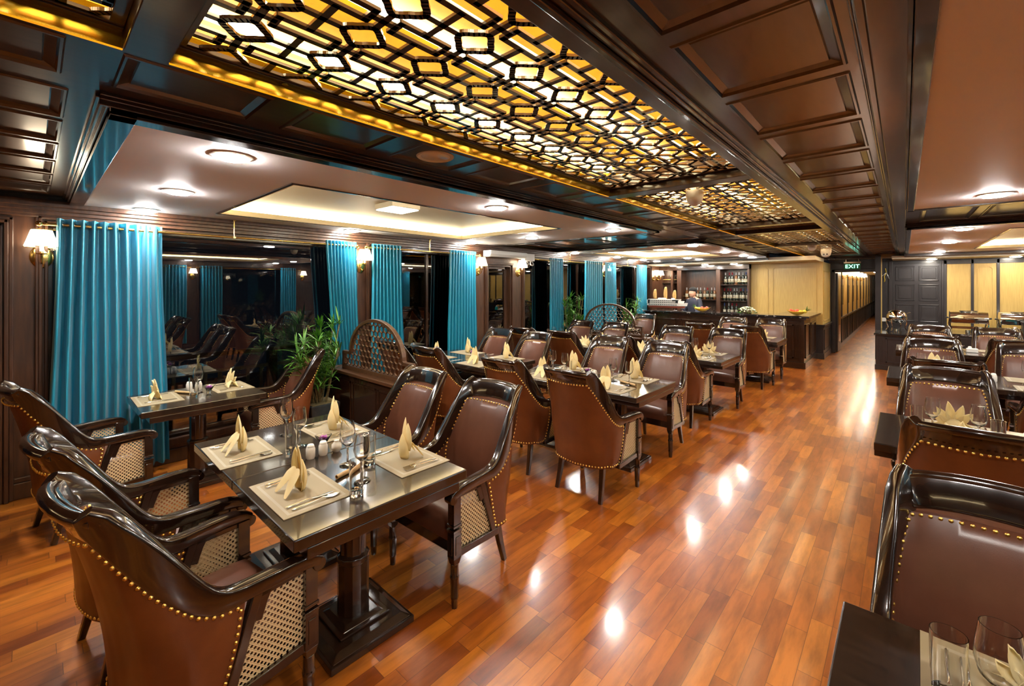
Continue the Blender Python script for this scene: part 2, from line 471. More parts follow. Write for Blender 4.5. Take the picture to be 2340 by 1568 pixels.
def struct(mb, name, mat, smooth=40, bevel=0, kind='structure', **kw):
    o = mb.build(name, mat, None, smooth, bevel, **kw)
    o['kind'] = kind
    return o

def dup(src, loc, rz, label, cat=None, group=None):
    r = src.copy(); COL.objects.link(r)
    r.location = loc; r.rotation_euler = (0, 0, rz)
    r['label'] = label
    if cat: r['category'] = cat
    if group: r['group'] = group
    for ch in KIDS.get(src.name, []):
        c = ch.copy(); COL.objects.link(c); c.parent = r
        for g in KIDS.get(ch.name, []):
            d = g.copy(); COL.objects.link(d); d.parent = c
    return r
KIDS = {}
def remember(o):
    KIDS[o.name] = list(o.children)
    for c in o.children:
        if c.children: KIDS[c.name] = list(c.children)

class Proto:
    """first placement moves the prototype itself, later ones copy it"""
    def __init__(s, o): s.o = o; s.used = False; remember(o)
    def put(s, loc, rz, label, cat=None, group=None):
        if not s.used:
            s.used = True
            s.o.location = loc; s.o.rotation_euler = (0, 0, rz); s.o['label'] = label
            if cat: s.o['category'] = cat
            if group: s.o['group'] = group
            return s.o
        return dup(s.o, loc, rz, label, cat, group)
# ------------------------------------------------------------------ room shell
WX = -5.25        # left wall plane
RX = 3.45         # right wall plane
YB = -3.2         # wall behind the camera
ZW = 2.385        # white side ceilings
ZS = 2.442        # coffered soffit
BACKY = 12.55     # bar back wall
DOORY = 13.7      # wall with the corridor door

struct(MB().box(-9.5, 4.5, YB - .3, 45, -0.12, 0.0), 'floor', 'floor', 0)

def coffers(mb, x0, x1, y0, y1, cells, z=ZS):
    """flat soffit with bolection-framed recessed panels; cells: rects that do not overlap"""
    xs = sorted({x0, x1, *[c[0] for c in cells], *[c[1] for c in cells]})
    ys = sorted({y0, y1, *[c[2] for c in cells], *[c[3] for c in cells]})
    for i in range(len(xs) - 1):
        for j in range(len(ys) - 1):
            mx = (xs[i] + xs[i + 1]) / 2; my = (ys[j] + ys[j + 1]) / 2
            if any(c[0] < mx < c[1] and c[2] < my < c[3] for c in cells): continue
            n = len(mb.v)
            mb.v += [(xs[i], ys[j], z), (xs[i + 1], ys[j], z), (xs[i + 1], ys[j + 1], z), (xs[i], ys[j + 1], z)]
            mb.f.append((n, n + 3, n + 2, n + 1))
    for a, b, c, d in cells:
        rings = []
        for ins, dz in ((0, 0), (0.005, -0.006), (0.012, -0.006), (0.018, 0.004), (0.044, 0.012), (0.048, 0.008), (0.056, 0.008)):
            rings.append([(a + ins, c + ins, z + dz), (b - ins, c + ins, z + dz), (b - ins, d - ins, z + dz), (a + ins, d - ins, z + dz)])
        n = len(mb.v)
        for r in rings: mb.v += r
        for k in range(len(rings) - 1):
            for i in range(4):
                j = (i + 1) % 4
                mb.f.append((n + k * 4 + i, n + (k + 1) * 4 + i, n + (k + 1) * 4 + j, n + k * 4 + j))
        k = (len(rings) - 1) * 4
        mb.f.append((n + k, n + k + 3, n + k + 2, n + k + 1))
    mb.box(x0, x1, y0, y1, z + 0.06, z + 0.10)
    return mb

PITCH = 0.577
def yrow(y0, y1, start, pl, pitch=PITCH):
    out = []; k = math.floor((y0 - start) / pitch)
    while True:
        a = start + k * pitch
        if a + pl > y1: break
        if a > y0: out.append((a, a + pl))
        k += 1
    return out

LXL, LXR = -1.785, -0.762      # lattice well in x
STL, STR = -2.285, -0.085      # left strip outer edge, right strip outer edge
ENDY = 13.55
mb = MB(); coffers(mb, STL, LXL, YB, ENDY, [(-2.175, -1.845, a, b) for a, b in yrow(YB, ENDY, 0.77, 0.45)])
struct(mb, 'ceiling', 'ceil_wood', 0)
mb = MB(); coffers(mb, -0.64, STR, YB, ENDY, [(-0.55, -0.14, a, b) for a, b in yrow(YB, ENDY, 1.345, 0.505)], 2.455)
struct(mb, 'ceiling', 'ceil_wood', 0)
CB0, CB1 = 5.36, 6.98          # cross beam of coffers
for (xa, xb, nm) in ((WX, STL, 'left'), (0.005, RX, 'right')):
    for (ya, yb) in ((-1.62, 0.17), (CB0, CB1)):
        cells = []
        if nm == 'left':
            x = -2.33
            while x - 0.43 > xa: cells.append((x - 0.41, x, ya + 0.2, yb - 0.08)); x -= 0.465
        else:
            x = 0.12
            while x + 0.43 < xb: cells.append((x, x + 0.41, ya + 0.2, yb - 0.1)); x += 0.465
        mb = MB(); coffers(mb, xa, xb, ya, yb, cells)
        struct(mb, 'ceiling', 'ceil_wood', 0)
# soffit frame of the lattice wells and the wide flat band by the right-hand ceiling
SEG = [(-2.75, 0.185), (0.300, 3.150), (3.285, 5.88), (6.00, 6.72), (6.86, 9.25), (9.40, 12.6)]
mb = MB()
zf = 2.425
mb.box(LXR, -0.70, YB, ENDY, zf, 2.50)
ys = [YB] + [q for s_ in SEG for q in s_] + [ENDY]
for i in range(0, len(ys), 2): mb.box(LXL, LXR, ys[i], ys[i + 1], 2.43, 2.60)
struct(mb, 'ceiling', 'ceil_wood', 0, 0.004)
mb = MB()
for a, b in SEG: mb.box(LXL - .006, LXL + .001, a, b, 2.432, 2.486)
struct(mb, 'trim_12', 'lattice_sheen', 0)
def moulding(mb, pts, prof):
    """prof: (offset sideways to the left of travel, z)"""
    for i in range(len(pts) - 1):
        p = Vector((*pts[i], 0)); q = Vector((*pts[i + 1], 0)); t = (q - p).normalized(); nrm = Vector((-t.y, t.x, 0))
        A = [[tuple(e + nrm * o + Vector((0, 0, z))) for o, z in prof] for e in (p, q)]
        mb.grid(A)
    return mb
# step mouldings along the strips
mb = MB()
for x, a, b, z in ((-0.70, 0, 0.02, 2.43), (-0.675, 0.0, 0.018, 2.445), (-0.655, 0, 0.012, 2.452)):
    mb.box(x, x + .024, YB, ENDY, z - 0.012, 2.50)
mb.box(-0.10, -0.075, YB, ENDY, 2.425, 2.50)
mb.box(-0.112, -0.10, YB, ENDY, 2.440, 2.50)
struct(mb, 'trim_1', 'wood', 0, 0.005)
struct(MB().box(-0.075, 0.012, YB, ENDY, 2.412, 2.50), 'ceiling', 'ceil_wood', 0, 0.003)

def edge_profile(mb, x, y0, y1, sgn):
    """long moulding that steps from the coffers down to the white ceiling, white lies on side sgn"""
    for o, w_, z in ((0.0, 0.016, ZS - 0.014), (0.014, 0.016, ZS - 0.026), (0.028, 0.014, ZS - 0.045)):
        a = x + sgn * o; b = x + sgn * (o + w_)
        mb.box(min(a, b), max(a, b), y0, y1, z, ZS + 0.02)
def edge_profile_y(mb, y, x0, x1, sgn):
    for o, w_, z in ((0.0, 0.016, ZS - 0.014), (0.014, 0.016, ZS - 0.026), (0.028, 0.014, ZS - 0.045)):
        a = y + sgn * o; b = y + sgn * (o + w_)
        mb.box(x0, x1, min(a, b), max(a, b), z, ZS + 0.02)

def white_bay(x0, x1, y0, y1, tray, openside):
    """white ceiling with a lit tray recess; dark glossy border all round"""
    tx0, tx1, ty0, ty1 = tray
    m = MB()
    z = ZW
    m.box(x0, tx0, y0, y1, z, z + .035); m.box(tx1, x1, y0, y1, z, z + .035)
    m.box(tx0, tx1, y0, ty0, z, z + .035); m.box(tx0, tx1, ty1, y1, z, z + .035)
    struct(m, 'ceiling', 'white', 0)
    # cavity above the lip
    e = 0.07; zt = z + 0.125
    m = MB()
    m.box(tx0 - .12, tx1 + .12, ty0 - .12, ty1 + .12, zt, zt + .03)
    m.box(tx0 - e - .03, tx0 - e, ty0 - e, ty1 + e, z + .045, zt); m.box(tx1 + e, tx1 + e + .03, ty0 - e, ty1 + e, z + .045, zt)
    m.box(tx0 - e, tx1 + e, ty0 - e - .03, ty0 - e, z + .045, zt); m.box(tx0 - e, tx1 + e, ty1 + e, ty1 + e + .03, z + .045, zt)
    struct(m, 'ceiling', 'cream', 0)
    # lip and black edge line
    m = MB()
    for a in ((tx0 - .004, tx0 + .012, ty0, ty1), (tx1 - .012, tx1 + .004, ty0, ty1), (tx0 + .012, tx1 - .012, ty0 - .004, ty0 + .012), (tx0 + .012, tx1 - .012, ty1 - .012, ty1 + .004)):
        m.box(*a, z - .004, z + .045)
    struct(m, 'trim_2', 'cream', 0)
    m = MB()
    for a in ((tx0 - .022, tx0 - .004, ty0 - .022, ty1 + .022), (tx1 + .004, tx1 + .022, ty0 - .022, ty1 + .022), (tx0 - .004, tx1 + .004, ty0 - .022, ty0 - .004), (tx0 - .004, tx1 + .004, ty1 + .004, ty1 + .022)):
        m.box(*a, z - .008, z + .002)
    struct(m, 'trim_2', 'wood', 0)
    # led strips on the ledge
    m = MB()
    k = 0.046
    m.box(tx0 - .055, tx0 - .02, ty0, ty1, z + k, z + k + .018); m.box(tx1 + .02, tx1 + .055, ty0, ty1, z + k, z + k + .018)
    m.box(tx0, tx1, ty0 - .055, ty0 - .02, z + k, z + k + .018); m.box(tx0, tx1, ty1 + .02, ty1 + .055, z + k, z + k + .018)
    m.box(tx0 - .06, tx0 - .004, ty0, ty1, z + .04, z + k); m.box(tx1 + .004, tx1 + .06, ty0, ty1, z + .04, z + k)
    return m
def bay_border(x0, x1, y0, y1, open_x, sgn):
    """glossy flat border plus stepped edge around a white bay: open_x is the side towards the aisle"""
    m = MB()
    b = 0.085 if sgn < 0 else 0.046
    m.box(min(open_x, open_x + sgn * b), max(open_x, open_x + sgn * b), y0, y1, ZW - .012, ZW + .05)
    m.box(x0, x1, y0, y0 + b, ZW - .012, ZW + .05)
    m.box(x0, x1, y1 - b, y1, ZW - .012, ZW + .05)
    m2 = MB()
    edge_profile(m2, open_x - sgn * .042, y0 - .03, y1 + .03, sgn)
    edge_profile_y(m2, y0 - .04, x0, x1, 1)
    edge_profile_y(m2, y1 + .04, x0, x1, -1)
    struct(m, 'trim_3', 'wood', 0, 0.003)
    struct(m2, 'trim_3', 'wood', 0, 0.003)

LED = []
for (x0, x1, y0, y1, tray, ox, sg, lab) in (
    (WX, -2.30, 0.20, 5.33, (-4.77, -3.03, 1.17, 4.18), -2.30, -1, 'front left window side'),
    (WX, -2.30, 7.01, 11.0, (-4.77, -3.03, 7.75, 10.3), -2.30, -1, 'back left window side'),
    (WX, -2.30, YB, -1.65, (-4.77, -3.03, -2.9, -1.9), -2.30, -1, 'left behind the first beam'),
    (0.02, RX, 0.20, 5.33, (0.95, 2.60, 1.17, 4.18), 0.02, 1, 'front right side'),
    (0.02, RX, 7.01, 12.5, (0.95, 2.60, 7.75, 11.5), 0.02, 1, 'back right side'),
    (0.02, RX, YB, -1.65, (0.95, 2.60, -2.9, -1.9), 0.02, 1, 'right behind the first beam')):
    m = white_bay(x0, x1, y0, y1, tray, ox)
    o = m.build('cove_light_strip', 'cove', None, 0)
    tag(o, 'warm white cove light strip in the recessed ceiling tray, ' + lab, 'cove light')
    LED.append(o)
    bay_border(x0, x1, y0, y1, ox, sg)

# upper blocker so that nothing is seen above the ceilings
struct(MB().box(-5.6, 3.8, YB - .2, 13.9, 2.72, 2.8), 'ceiling', 'black', 0)

# beam and low soffit over the bar, low soffit over the buffet, corridor end
m = MB(); m.box(WX, STL, 11.0, 11.30, 2.33, 2.50); m.box(WX, STL - .02, 11.28, 11.34, 2.30, 2.5)
m.box(0.0, RX, 12.5, 12.72, 2.33, 2.5)
m.box(-1.45, -0.5, 13.45, 13.6, 2.36, 2.5)
struct(m, 'trim_4', 'wood', 0, 0.006)
struct(MB().box(WX, -1.42, 11.34, BACKY + .1, 2.27, 2.36), 'ceiling', 'cream', 0)
struct(MB().box(-0.2, RX, 12.72, DOORY, 2.30, 2.36), 'ceiling', 'cream', 0)
struct(MB().box(-2.3, 0.0, 13.55, DOORY, 2.36, 2.46), 'ceiling', 'cream', 0)
m = MB(); m.box(-1.42, -1.30, 12.0, DOORY, 2.38, 2.60)
struct(m, 'trim_4', 'ceil_wood', 0)

# ------------------------------------------------------------------ lattice ceiling lights
def seg_clip(p, q, r):
    (x0, x1, y0, y1) = r
    t0, t1 = 0.0, 1.0
    dx, dy = q[0] - p[0], q[1] - p[1]
    for pp, qq in ((-dx, p[0] - x0), (dx, x1 - p[0]), (-dy, p[1] - y0), (dy, y1 - p[1])):
        if abs(pp) < 1e-9:
            if qq < 0: return None
        else:
            t = qq / pp
            if pp < 0: t0 = max(t0, t)
            else: t1 = min(t1, t)
    if t1 - t0 < 1e-3: return None
    return (p[0] + dx * t0, p[1] + dy * t0), (p[0] + dx * t1, p[1] + dy * t1)
def bar2(mb, p, q, wd, z0, z1, ext=0.0):
    d = Vector((q[0] - p[0], q[1] - p[1])); L = d.length
    if L < 1e-4: return
    d /= L; n = Vector((-d.y, d.x)) * wd / 2
    p = Vector(p) - d * ext; q = Vector(q) + d * ext
    c = [p + n, p - n, q - n, q + n]
    vs = [(k.x, k.y, z) for z in (z0, z1) for k in c]
    mb.add(vs, [(0, 1, 2, 3), (4, 7, 6, 5), (0, 4, 5, 1), (1, 5, 6, 2), (2, 6, 7, 3), (3, 7, 4, 0)])
PX_, PY_ = 0.2345, 0.2600
SX0, SY0 = -1.2675, 0.7010
ZL0, ZL1 = 2.486, 2.496
def star_pts(cx, cy):
    a = 0.068; pts = []
    cs = [(a, 0), (0, a), (-a, 0), (0, -a)]
    for k in range(4):
        p = Vector(cs[k]); q = Vector(cs[(k + 1) % 4]); nrm = (p + q).normalized()
        for i in range(6):
            t = i / 6
            o = 0.0085 * (-math.cos(2 * PI * t * 1.0) + 1) * 0.5 * 1.6 - 0.006 * math.sin(PI * t) + 0.004 * math.sin(3 * PI * t)
            r = p.lerp(q, t) + nrm * o
            pts.append((cx + r.x, cy + r.y))
    return pts
def fretwork(y0, y1):
    mb = MB(); rc = (LXL + .048, LXR - .012, y0 + .03, y1 - .03)
    W = 0.0225
    def ln(p, q, w_=W, ext=0.004):
        c = seg_clip(p, q, rc)
        if c: bar2(mb, c[0], c[1], w_, ZL0, ZL1, ext)
    i0 = int((rc[0] - SX0) / PX_) - 2; i1 = int((rc[1] - SX0) / PX_) + 2
    j0 = int((rc[2] - SY0) / PY_) - 2; j1 = int((rc[3] - SY0) / PY_) + 2
    for i in range(i0, i1 + 1):
        for j in range(j0, j1 + 1):
            cx = SX0 + i * PX_; cy = SY0 + j * PY_
            sp = star_pts(cx, cy)
            for k in range(len(sp)): ln(sp[k], sp[(k + 1) % len(sp)], W, 0.003)
            ln((cx, cy + .068), (cx, cy + PY_ - .068)); ln((cx + .068, cy), (cx + PX_ - .068, cy))
            # oblong frames half way between the stars
            rx, ry = cx - PX_ / 2, cy + PY_ / 2
            hw, hl = 0.030, 0.088
            k4 = [(rx - hw, ry - hl), (rx + hw, ry - hl), (rx + hw, ry + hl), (rx - hw, ry + hl)]
            for k in range(4): ln(k4[k], k4[(k + 1) % 4], W, 0.008)
            ln((rx, ry + hl), (rx, ry + PY_ - hl)); ln((rx + hw, ry), (cx, ry)); ln((cx - PX_, ry), (rx - hw, ry))
    return mb
names = ['behind the first cross bar', 'largest and nearest in view', 'second from the front', 'x', 'fourth, beyond the slatted one', 'farthest, above the corridor end']
for k, (y0, y1) in enumerate(SEG):
    yc = (y0 + y1) / 2
    lab = 'fretwork ceiling light panel over the aisle, ' + names[k]
    if k == 3: lab = 'short slatted amber ceiling light panel between the lattice panels'
    t = root('lattice_ceiling_light', (0, 0, 0), 0, lab, 'ceiling light', None)
    fr = MB()
    for (a, b, c, d) in ((LXL, LXL + .048, y0, y1), (LXR - .012, LXR, y0, y1), (LXL + .048, LXR - .012, y0, y0 + .035), (LXL + .048, LXR - .012, y1 - .035, y1)):
        fr.box(a, b, c, d, 2.482, 2.50)
    fr.box(LXL + .030, LXL + .036, y0, y1, 2.478, 2.484)
    fr.build('frame', 'ceil_wood', t, 0, 0.002)
    if k != 3:
        fretwork(y0, y1).build('fretwork', 'wood', t, 0)
    else:
        s_ = MB()
        for q in range(46): s_.box(LXL + .05, LXR - .01, y0 + .03 + q * .0147, y0 + .036 + q * .0147, 2.482, 2.494)
        for q in range(16): s_.box(LXL + .06 + q * .06, LXL + .064 + q * .06, y0 + .03, y1 - .03, 2.480, 2.486)
        s_.build('slats', 'bark', t, 0)
    MB().box(LXL, LXR, y0, y1, 2.64, 2.65).build('amber_panel', 'onyx', t, 0)
    sd = MB()
    sd.box(LXL - .01, LXL, y0, y1, 2.43, 2.65); sd.box(LXR, LXR + .01, y0, y1, 2.50, 2.65)
    sd.build('side_board', 'onyx', t, 0)
    for xx in ((-1.745, -1.285, -0.815) if k != 3 else (-1.66, -1.285)):
        tb = MB().box(xx - .026, xx + .026, y0 + .05, y1 - .05, 2.61, 2.632)
        tb.build('light_tube', 'tube', t, 0)
    if k in (1, 2):
        for yy in (y0 + .35, y1 - .45):
            MB().lathe([(.012, 0), (.012, .004), (.004, .006)], 12, (LXL + .018, yy, 2.475)).build('screw_cap', 'brass', t)

# ------------------------------------------------------------------ walls
Z_TOP = 2.24; Z_SILL = 0.22
OPEN = [(0.06, 2.70, Z_SILL, Z_TOP), (2.98, 4.80, Z_SILL, Z_TOP), (5.16, 5.76, Z_SILL, 2.06), (6.12, 8.84, Z_SILL, Z_TOP), (9.12, 11.55, Z_SILL, Z_TOP), (-3.0, -1.4, Z_SILL, Z_TOP)]
def wall_with_openings(X, th, y0, y1, opens, z1=2.52):
    m = MB(); y = y0
    for (a, b, zs, zt) in sorted(opens):
        m.box(X - th, X, y, a, 0, z1)
        m.box(X - th, X, a, b, 0, zs); m.box(X - th, X, a, b, zt, z1); y = b
    m.box(X - th, X, y, y1, 0, z1)
    return m
struct(wall_with_openings(WX, .14, YB, BACKY + .2, OPEN), 'wall_left', 'wall_wood', 0)
ROPEN = [(-2.4, -0.4, Z_SILL, Z_TOP), (0.1, 2.7, Z_SILL, Z_TOP), (3.0, 5.4, Z_SILL, Z_TOP), (6.1, 8.8, Z_SILL, Z_TOP), (9.1, 11.5, Z_SILL, Z_TOP)]
struct(wall_with_openings(RX + .14, .14, YB, DOORY + .1, ROPEN), 'wall_right', 'wall_wood', 0)
struct(MB().box(WX - .1, RX + .1, YB - .12, YB, 0, 2.7), 'wall_back', 'wall_wood', 0)
# crown, base and framing on the left wall
def crown(X, y0, y1, sg):
    m = MB()
    for d, z0 in ((0.035, 2.262), (0.055, 2.285), (0.075, 2.315), (0.10, 2.345)):
        m.box(min(X, X + sg * d), max(X, X + sg * d), y0, y1, z0, 2.40)
    return m
struct(crown(WX, YB, 11.3, 1), 'trim_5', 'wall_wood', 0, 0.006)
struct(crown(RX, YB, 12.6, -1), 'trim_5', 'wall_wood', 0, 0.006)
m = MB(); m.box(WX, WX + .03, YB, BACKY, 0, .13); m.box(WX, WX + .018, YB, BACKY, .13, .17); m.box(WX, WX + .05, 0.0, 2.72, .17, .235)
m.box(WX, WX + .05, 2.96, 4.82, .17, .235)
struct(m, 'baseboard_left', 'wall_wood', 0, 0.006)
m = MB(); m.box(RX - .03, RX, YB, 12.6, 0, .14)
struct(m, 'baseboard_right', 'wall_wood', 0, 0.006)
for k, (a, b, zs, zt) in enumerate(OPEN[:5]):
    wr = root('window_%d' % (k + 1), (0, 0, 0), 0, '', ''); del wr['label']; del wr['category']; wr['kind'] = 'structure'
    m = MB()
    for o, d in ((0.05, .03), (0.032, .042), (0.0, .018)):
        for (p, q, r, s_) in ((a - o, a - o + .022, zs, zt + o), (b + o - .022, b + o, zs, zt + o)):
            m.box(WX, WX + d, p, q, r, s_)
        m.box(WX, WX + d, a - o, b + o, zt + o - .022, zt + o)
    m.build('window_frame', 'wall_wood', wr, 0, 0.005)
    m = MB()
    for (p, q, r, s_) in ((a, a + .05, zs, zt), (b - .05, b, zs, zt)): m.box(WX - .10, WX - .05, p, q, r, s_)
    m.box(WX - .10, WX - .05, a + .05, b - .05, zt - .06, zt); m.box(WX - .10, WX - .05, a + .05, b - .05, zs, zs + .06)
    if k == 2:
        m.box(WX - .10, WX - .05, a + .05, a + .10, zs, zt); m.box(WX - .10, WX - .05, b - .1, b - .05, zs, zt)
    elif b - a > 1.0 and k > 0:
        m.box(WX - .10, WX - .05, b - .86, b - .82, zs + .06, zt - .06)
    m.build('sash', 'wall_wood' if k == 2 else 'wood', wr, 0, 0.003)
    MB().box(WX - .078, WX - .072, a + .04, b - .04, zs + .05, zt - .05).build('pane', 'pane', wr, 0)
for k, (a, b, zs, zt) in enumerate(ROPEN):
    wr = root('window_%d' % (k + 6), (0, 0, 0), 0, '', ''); del wr['label']; del wr['category']; wr['kind'] = 'structure'
    MB().box(RX + .072, RX + .078, a, b, zs, zt).build('pane', 'pane', wr, 0)
    m = MB(); m.box(RX - .03, RX, a - .05, a, zs, zt + .05); m.box(RX - .03, RX, b, b + .05, zs, zt + .05); m.box(RX - .03, RX, a, b, zt, zt + .05)
    m.build('window_frame', 'wall_wood', wr, 0, 0.005)
# panelled door at the far left of the frame
dr = root('door_1', (0, 0, 0), 0, '', ''); del dr['label']; del dr['category']; dr['kind'] = 'structure'
m = MB()
for o, d in ((0.0, .02), (0.03, .045), (0.06, .06), (0.085, .035)):
    m.box(WX, WX + d, -0.13 + o - .085, -0.13 + o - .06, 0, 2.16 + o)
    m.box(WX, WX + d, -1.12 - o + .06, -1.12 - o + .085, 0, 2.16 + o)
    m.box(WX, WX + d, -1.12 - o + .06, -0.13 + o - .06, 2.135 + o, 2.16 + o)
m.build('door_frame', 'wall_wood', dr, 0, 0.005)
m = MB().box(WX, WX + .012, -1.04, -0.22, 0.02, 2.13)
for z0, z1 in ((.2, 1.0), (1.15, 2.0)):
    for y0, y1 in ((-1.0, -.66), (-.60, -.26)):
        m.box(WX + .01, WX + .022, y0, y1, z0, z1)
m.build('door_panel', 'wall_wood', dr, 0, 0.006)
# deck beyond the left windows
m = MB(); m.box(-7.6, WX - .14, -2, 14, -0.02, 0.02)
struct(m, 'floor', 'deck', 0)
rl = root('deck_railing', (-6.15, 5, 0), 0, 'weathered timber balustrade on the dark deck outside the left windows', 'railing')
m = MB(); m.box(-.05, .05, -6, 7, .86, .91); m.build('handrail', 'bark', rl, 0, .01)
MB().box(-.02, .02, -6, 7, .66, .70).build('upper_rail', 'rail', rl, 0)
MB().box(-.02, .02, -6, 7, .10, .14).build('lower_rail', 'rail', rl, 0)
for k in range(60):
    MB().box(-.018, .018, -5.9 + k * .15, -5.865 + k * .15, .14, .66).build('baluster', 'rail', rl, 0)
for k in range(9):
    MB().box(-.05, .05, -5.95 + k * 1.5, -5.85 + k * 1.5, 0.02, .86).build('post', 'bark', rl, 0)
struct(MB().box(-7.6, WX - .16, 11.3, 11.5, 0.02, 2.4), 'wall_outside', 'stone', 0)

# bar back wall with cabinets
struct(MB().box(WX - .1, -2.86, BACKY, BACKY + .1, 0, 2.5), 'wall_bar', 'wall_wood', 0)
# yellow oak clad block to the right of the bar
BX = -1.40
def yellow_block():
    m = MB(); m.box(-2.90, BX, 12.32, DOORY, 0.80, 2.27)
    struct(m, 'wall_oak', 'oak', 0)
    m = MB(); m.box(-2.90, BX + .012, 12.308, DOORY, 0.0, 0.80)
    struct(m, 'wall_oak_base', 'slate', 0)
    m = MB(); m.box(-2.90, BX + .045, 12.275, DOORY, 0.765, 0.80); m.box(-2.9, BX + .028, 12.29, DOORY, 0.72, 0.765); m.box(-2.9, BX + .03, 12.288, DOORY, 0, .13)
    struct(m, 'trim_6', 'slate', 0, 0.006)
    m = MB()
    def outline(x0, x1, z0, z1, c=0.05):
        y = 12.32; t = .012
        m.box(x0, x0 + t, y - .012, y, z0, z1 - c); m.box(x1 - t, x1, y - .012, y, z0, z1 - c)
        m.box(x0 + c, x1 - c, y - .012, y, z1 - t, z1); m.box(x0, x1, y - .012, y, z0, z0 + t)
        for xa, xb in ((x0, x0 + c), (x1, x1 - c)):
            bm = MB(); bar2(bm, (xa, z1 - c), (xb, z1), t, 0, .012, .004)
            m.add([(v[0], y - v[2], v[1]) for v in bm.v], bm.f)
    outline(-2.78, -2.52, .86, 2.16); outline(-2.42, -1.52, .86, 2.16)
    struct(m, 'trim_7', 'oak', 0)
    m = MB(); t = .012
    y0, y1, z0, z1 = 12.42, 13.4, .88, 2.06
    for a in ((y0, y0 + t, z0, z1), (y1 - t, y1, z0, z1), (y0, y1, z0, z0 + t), (y0, y1, z1 - t, z1)): m.box(BX, BX + .012, *a)
    struct(m, 'trim_7', 'oak', 0)
    m = MB(); y0, y1, z0, z1 = 12.42, 13.45, .2, .68; t = .02
    for a in ((y0, y0 + t, z0, z1), (y1 - t, y1, z0, z1), (y0, y1, z0, z0 + t), (y0, y1, z1 - t, z1)): m.box(BX + .012, BX + .026, *a)
    struct(m, 'trim_6', 'slate', 0, .004)
yellow_block()
# door wall
m = MB(); m.box(BX - .02, -1.30, DOORY, DOORY + .14, 0, 2.5); m.box(-1.30, -0.50, DOORY, DOORY + .14, 2.05, 2.5); m.box(-0.50, RX, DOORY, DOORY + .14, 0, 2.5)
struct(m, 'wall_far', 'slate', 0)
dr = root('door_2', (0, 0, 0), 0, '', ''); del dr['label']; del dr['category']; dr['kind'] = 'structure'
m = MB(); m.box(-1.37, -1.30, DOORY - .03, DOORY, 0, 2.12); m.box(-.50, -.43, DOORY - .03, DOORY, 0, 2.12); m.box(-1.37, -.43, DOORY - .03, DOORY, 2.05, 2.12)
m.build('door_frame', 'slate', dr, 0, 0.006)
lf = MB(); lf.box(-1.30, -1.26, DOORY + .15, DOORY + .9, 0.02, 2.04); o = lf.build('door_leaf', 'slate', dr, 0, 0.004)
MB().box(-1.262, -1.255, DOORY + .3, DOORY + .75, .25, 1.95).build('glass', 'mirror', o, 0)
# corridor beyond
struct(MB().box(-1.42, -1.32, DOORY + .14, 40, .80, 2.5), 'wall_corridor', 'oak', 0)
struct(MB().box(-1.42, -1.31, DOORY + .14, 40, 0, .80), 'wall_corridor', 'slate', 0)
struct(MB().box(-0.40, -0.30, DOORY + .14, 40, 0, 2.5), 'wall_corridor', 'oak', 0)
struct(MB().box(-1.42, -0.3, 40, 40.1, 0, 2.5), 'wall_corridor', 'oak', 0)
struct(MB().box(-1.42, -0.3, DOORY + .14, 40, 2.28, 2.36), 'ceiling', 'white', 0)
m = MB()
for k in range(12):
    y = 15.3 + k * 1.75
    m.box(-1.32, -1.292, y, y + .14, 0, 2.28)
m.box(-1.31, -1.285, DOORY + .14, 40, .79, .84); m.box(-1.31, -1.29, DOORY + .14, 40, 0, .12)
y = DOORY + .3
while y < 30: m.box(-1.31, -1.302, y, y + .03, .12, .79); y += .2
struct(m, 'trim_8', 'slate', 0)
for k in range(8):
    y = 14.6 + k * 1.75 + .9
    p = root('picture', (-1.32, y, 1.45), 0, 'small framed picture on the yellow corridor wall, %s from the door' % ['first', 'second', 'third', 'fourth', 'fifth', 'sixth', 'seventh', 'eighth'][k], 'picture', 'corridor pictures')
    MB().box(0, .02, -.22, .22, -.28, .28).build('frame', 'wood', p, 0, .003)
    MB().box(.02, .023, -.17, .17, -.23, .23).build('print', 'mirror', p, 0)
# right-hand far wall: dark double door, ochre panels
dr = root('door_3', (0, 0, 0), 0, '', ''); del dr['label']; del dr['category']; dr['kind'] = 'structure'
FY = DOORY - .02
m = MB(); m.box(-.20, .62, FY - .02, DOORY, 0, 2.22)
m.build('door_leaf', 'slate', dr, 0, .004)
m = MB()
for x0, x1 in ((-.15, .18), (.25, .58)):
    for z0, z1 in ((.15, .75), (.88, 1.28), (1.36, 1.74), (1.82, 2.16)):
        for a in ((x0, x0 + .022, z0, z1), (x1 - .022, x1, z0, z1), (x0, x1, z0, z0 + .022), (x0, x1, z1 - .022, z1)):
            m.box(a[0], a[1], FY - .038, FY - .02, a[2], a[3])
        m.box(x0 + .05, x1 - .05, FY - .03, FY - .02, z0 + .05, z1 - .05)
m.build('door_panels', 'slate', dr, 0, .005)
m = MB(); m.box(-.27, -.20, FY - .03, DOORY, 0, 2.28); m.box(.62, .66, FY - .03, DOORY, 0, 2.28); m.box(-.46, -.30, FY - .01, DOORY, 0, 2.28)
m.build('door_frame', 'slate', dr, 0, .005)
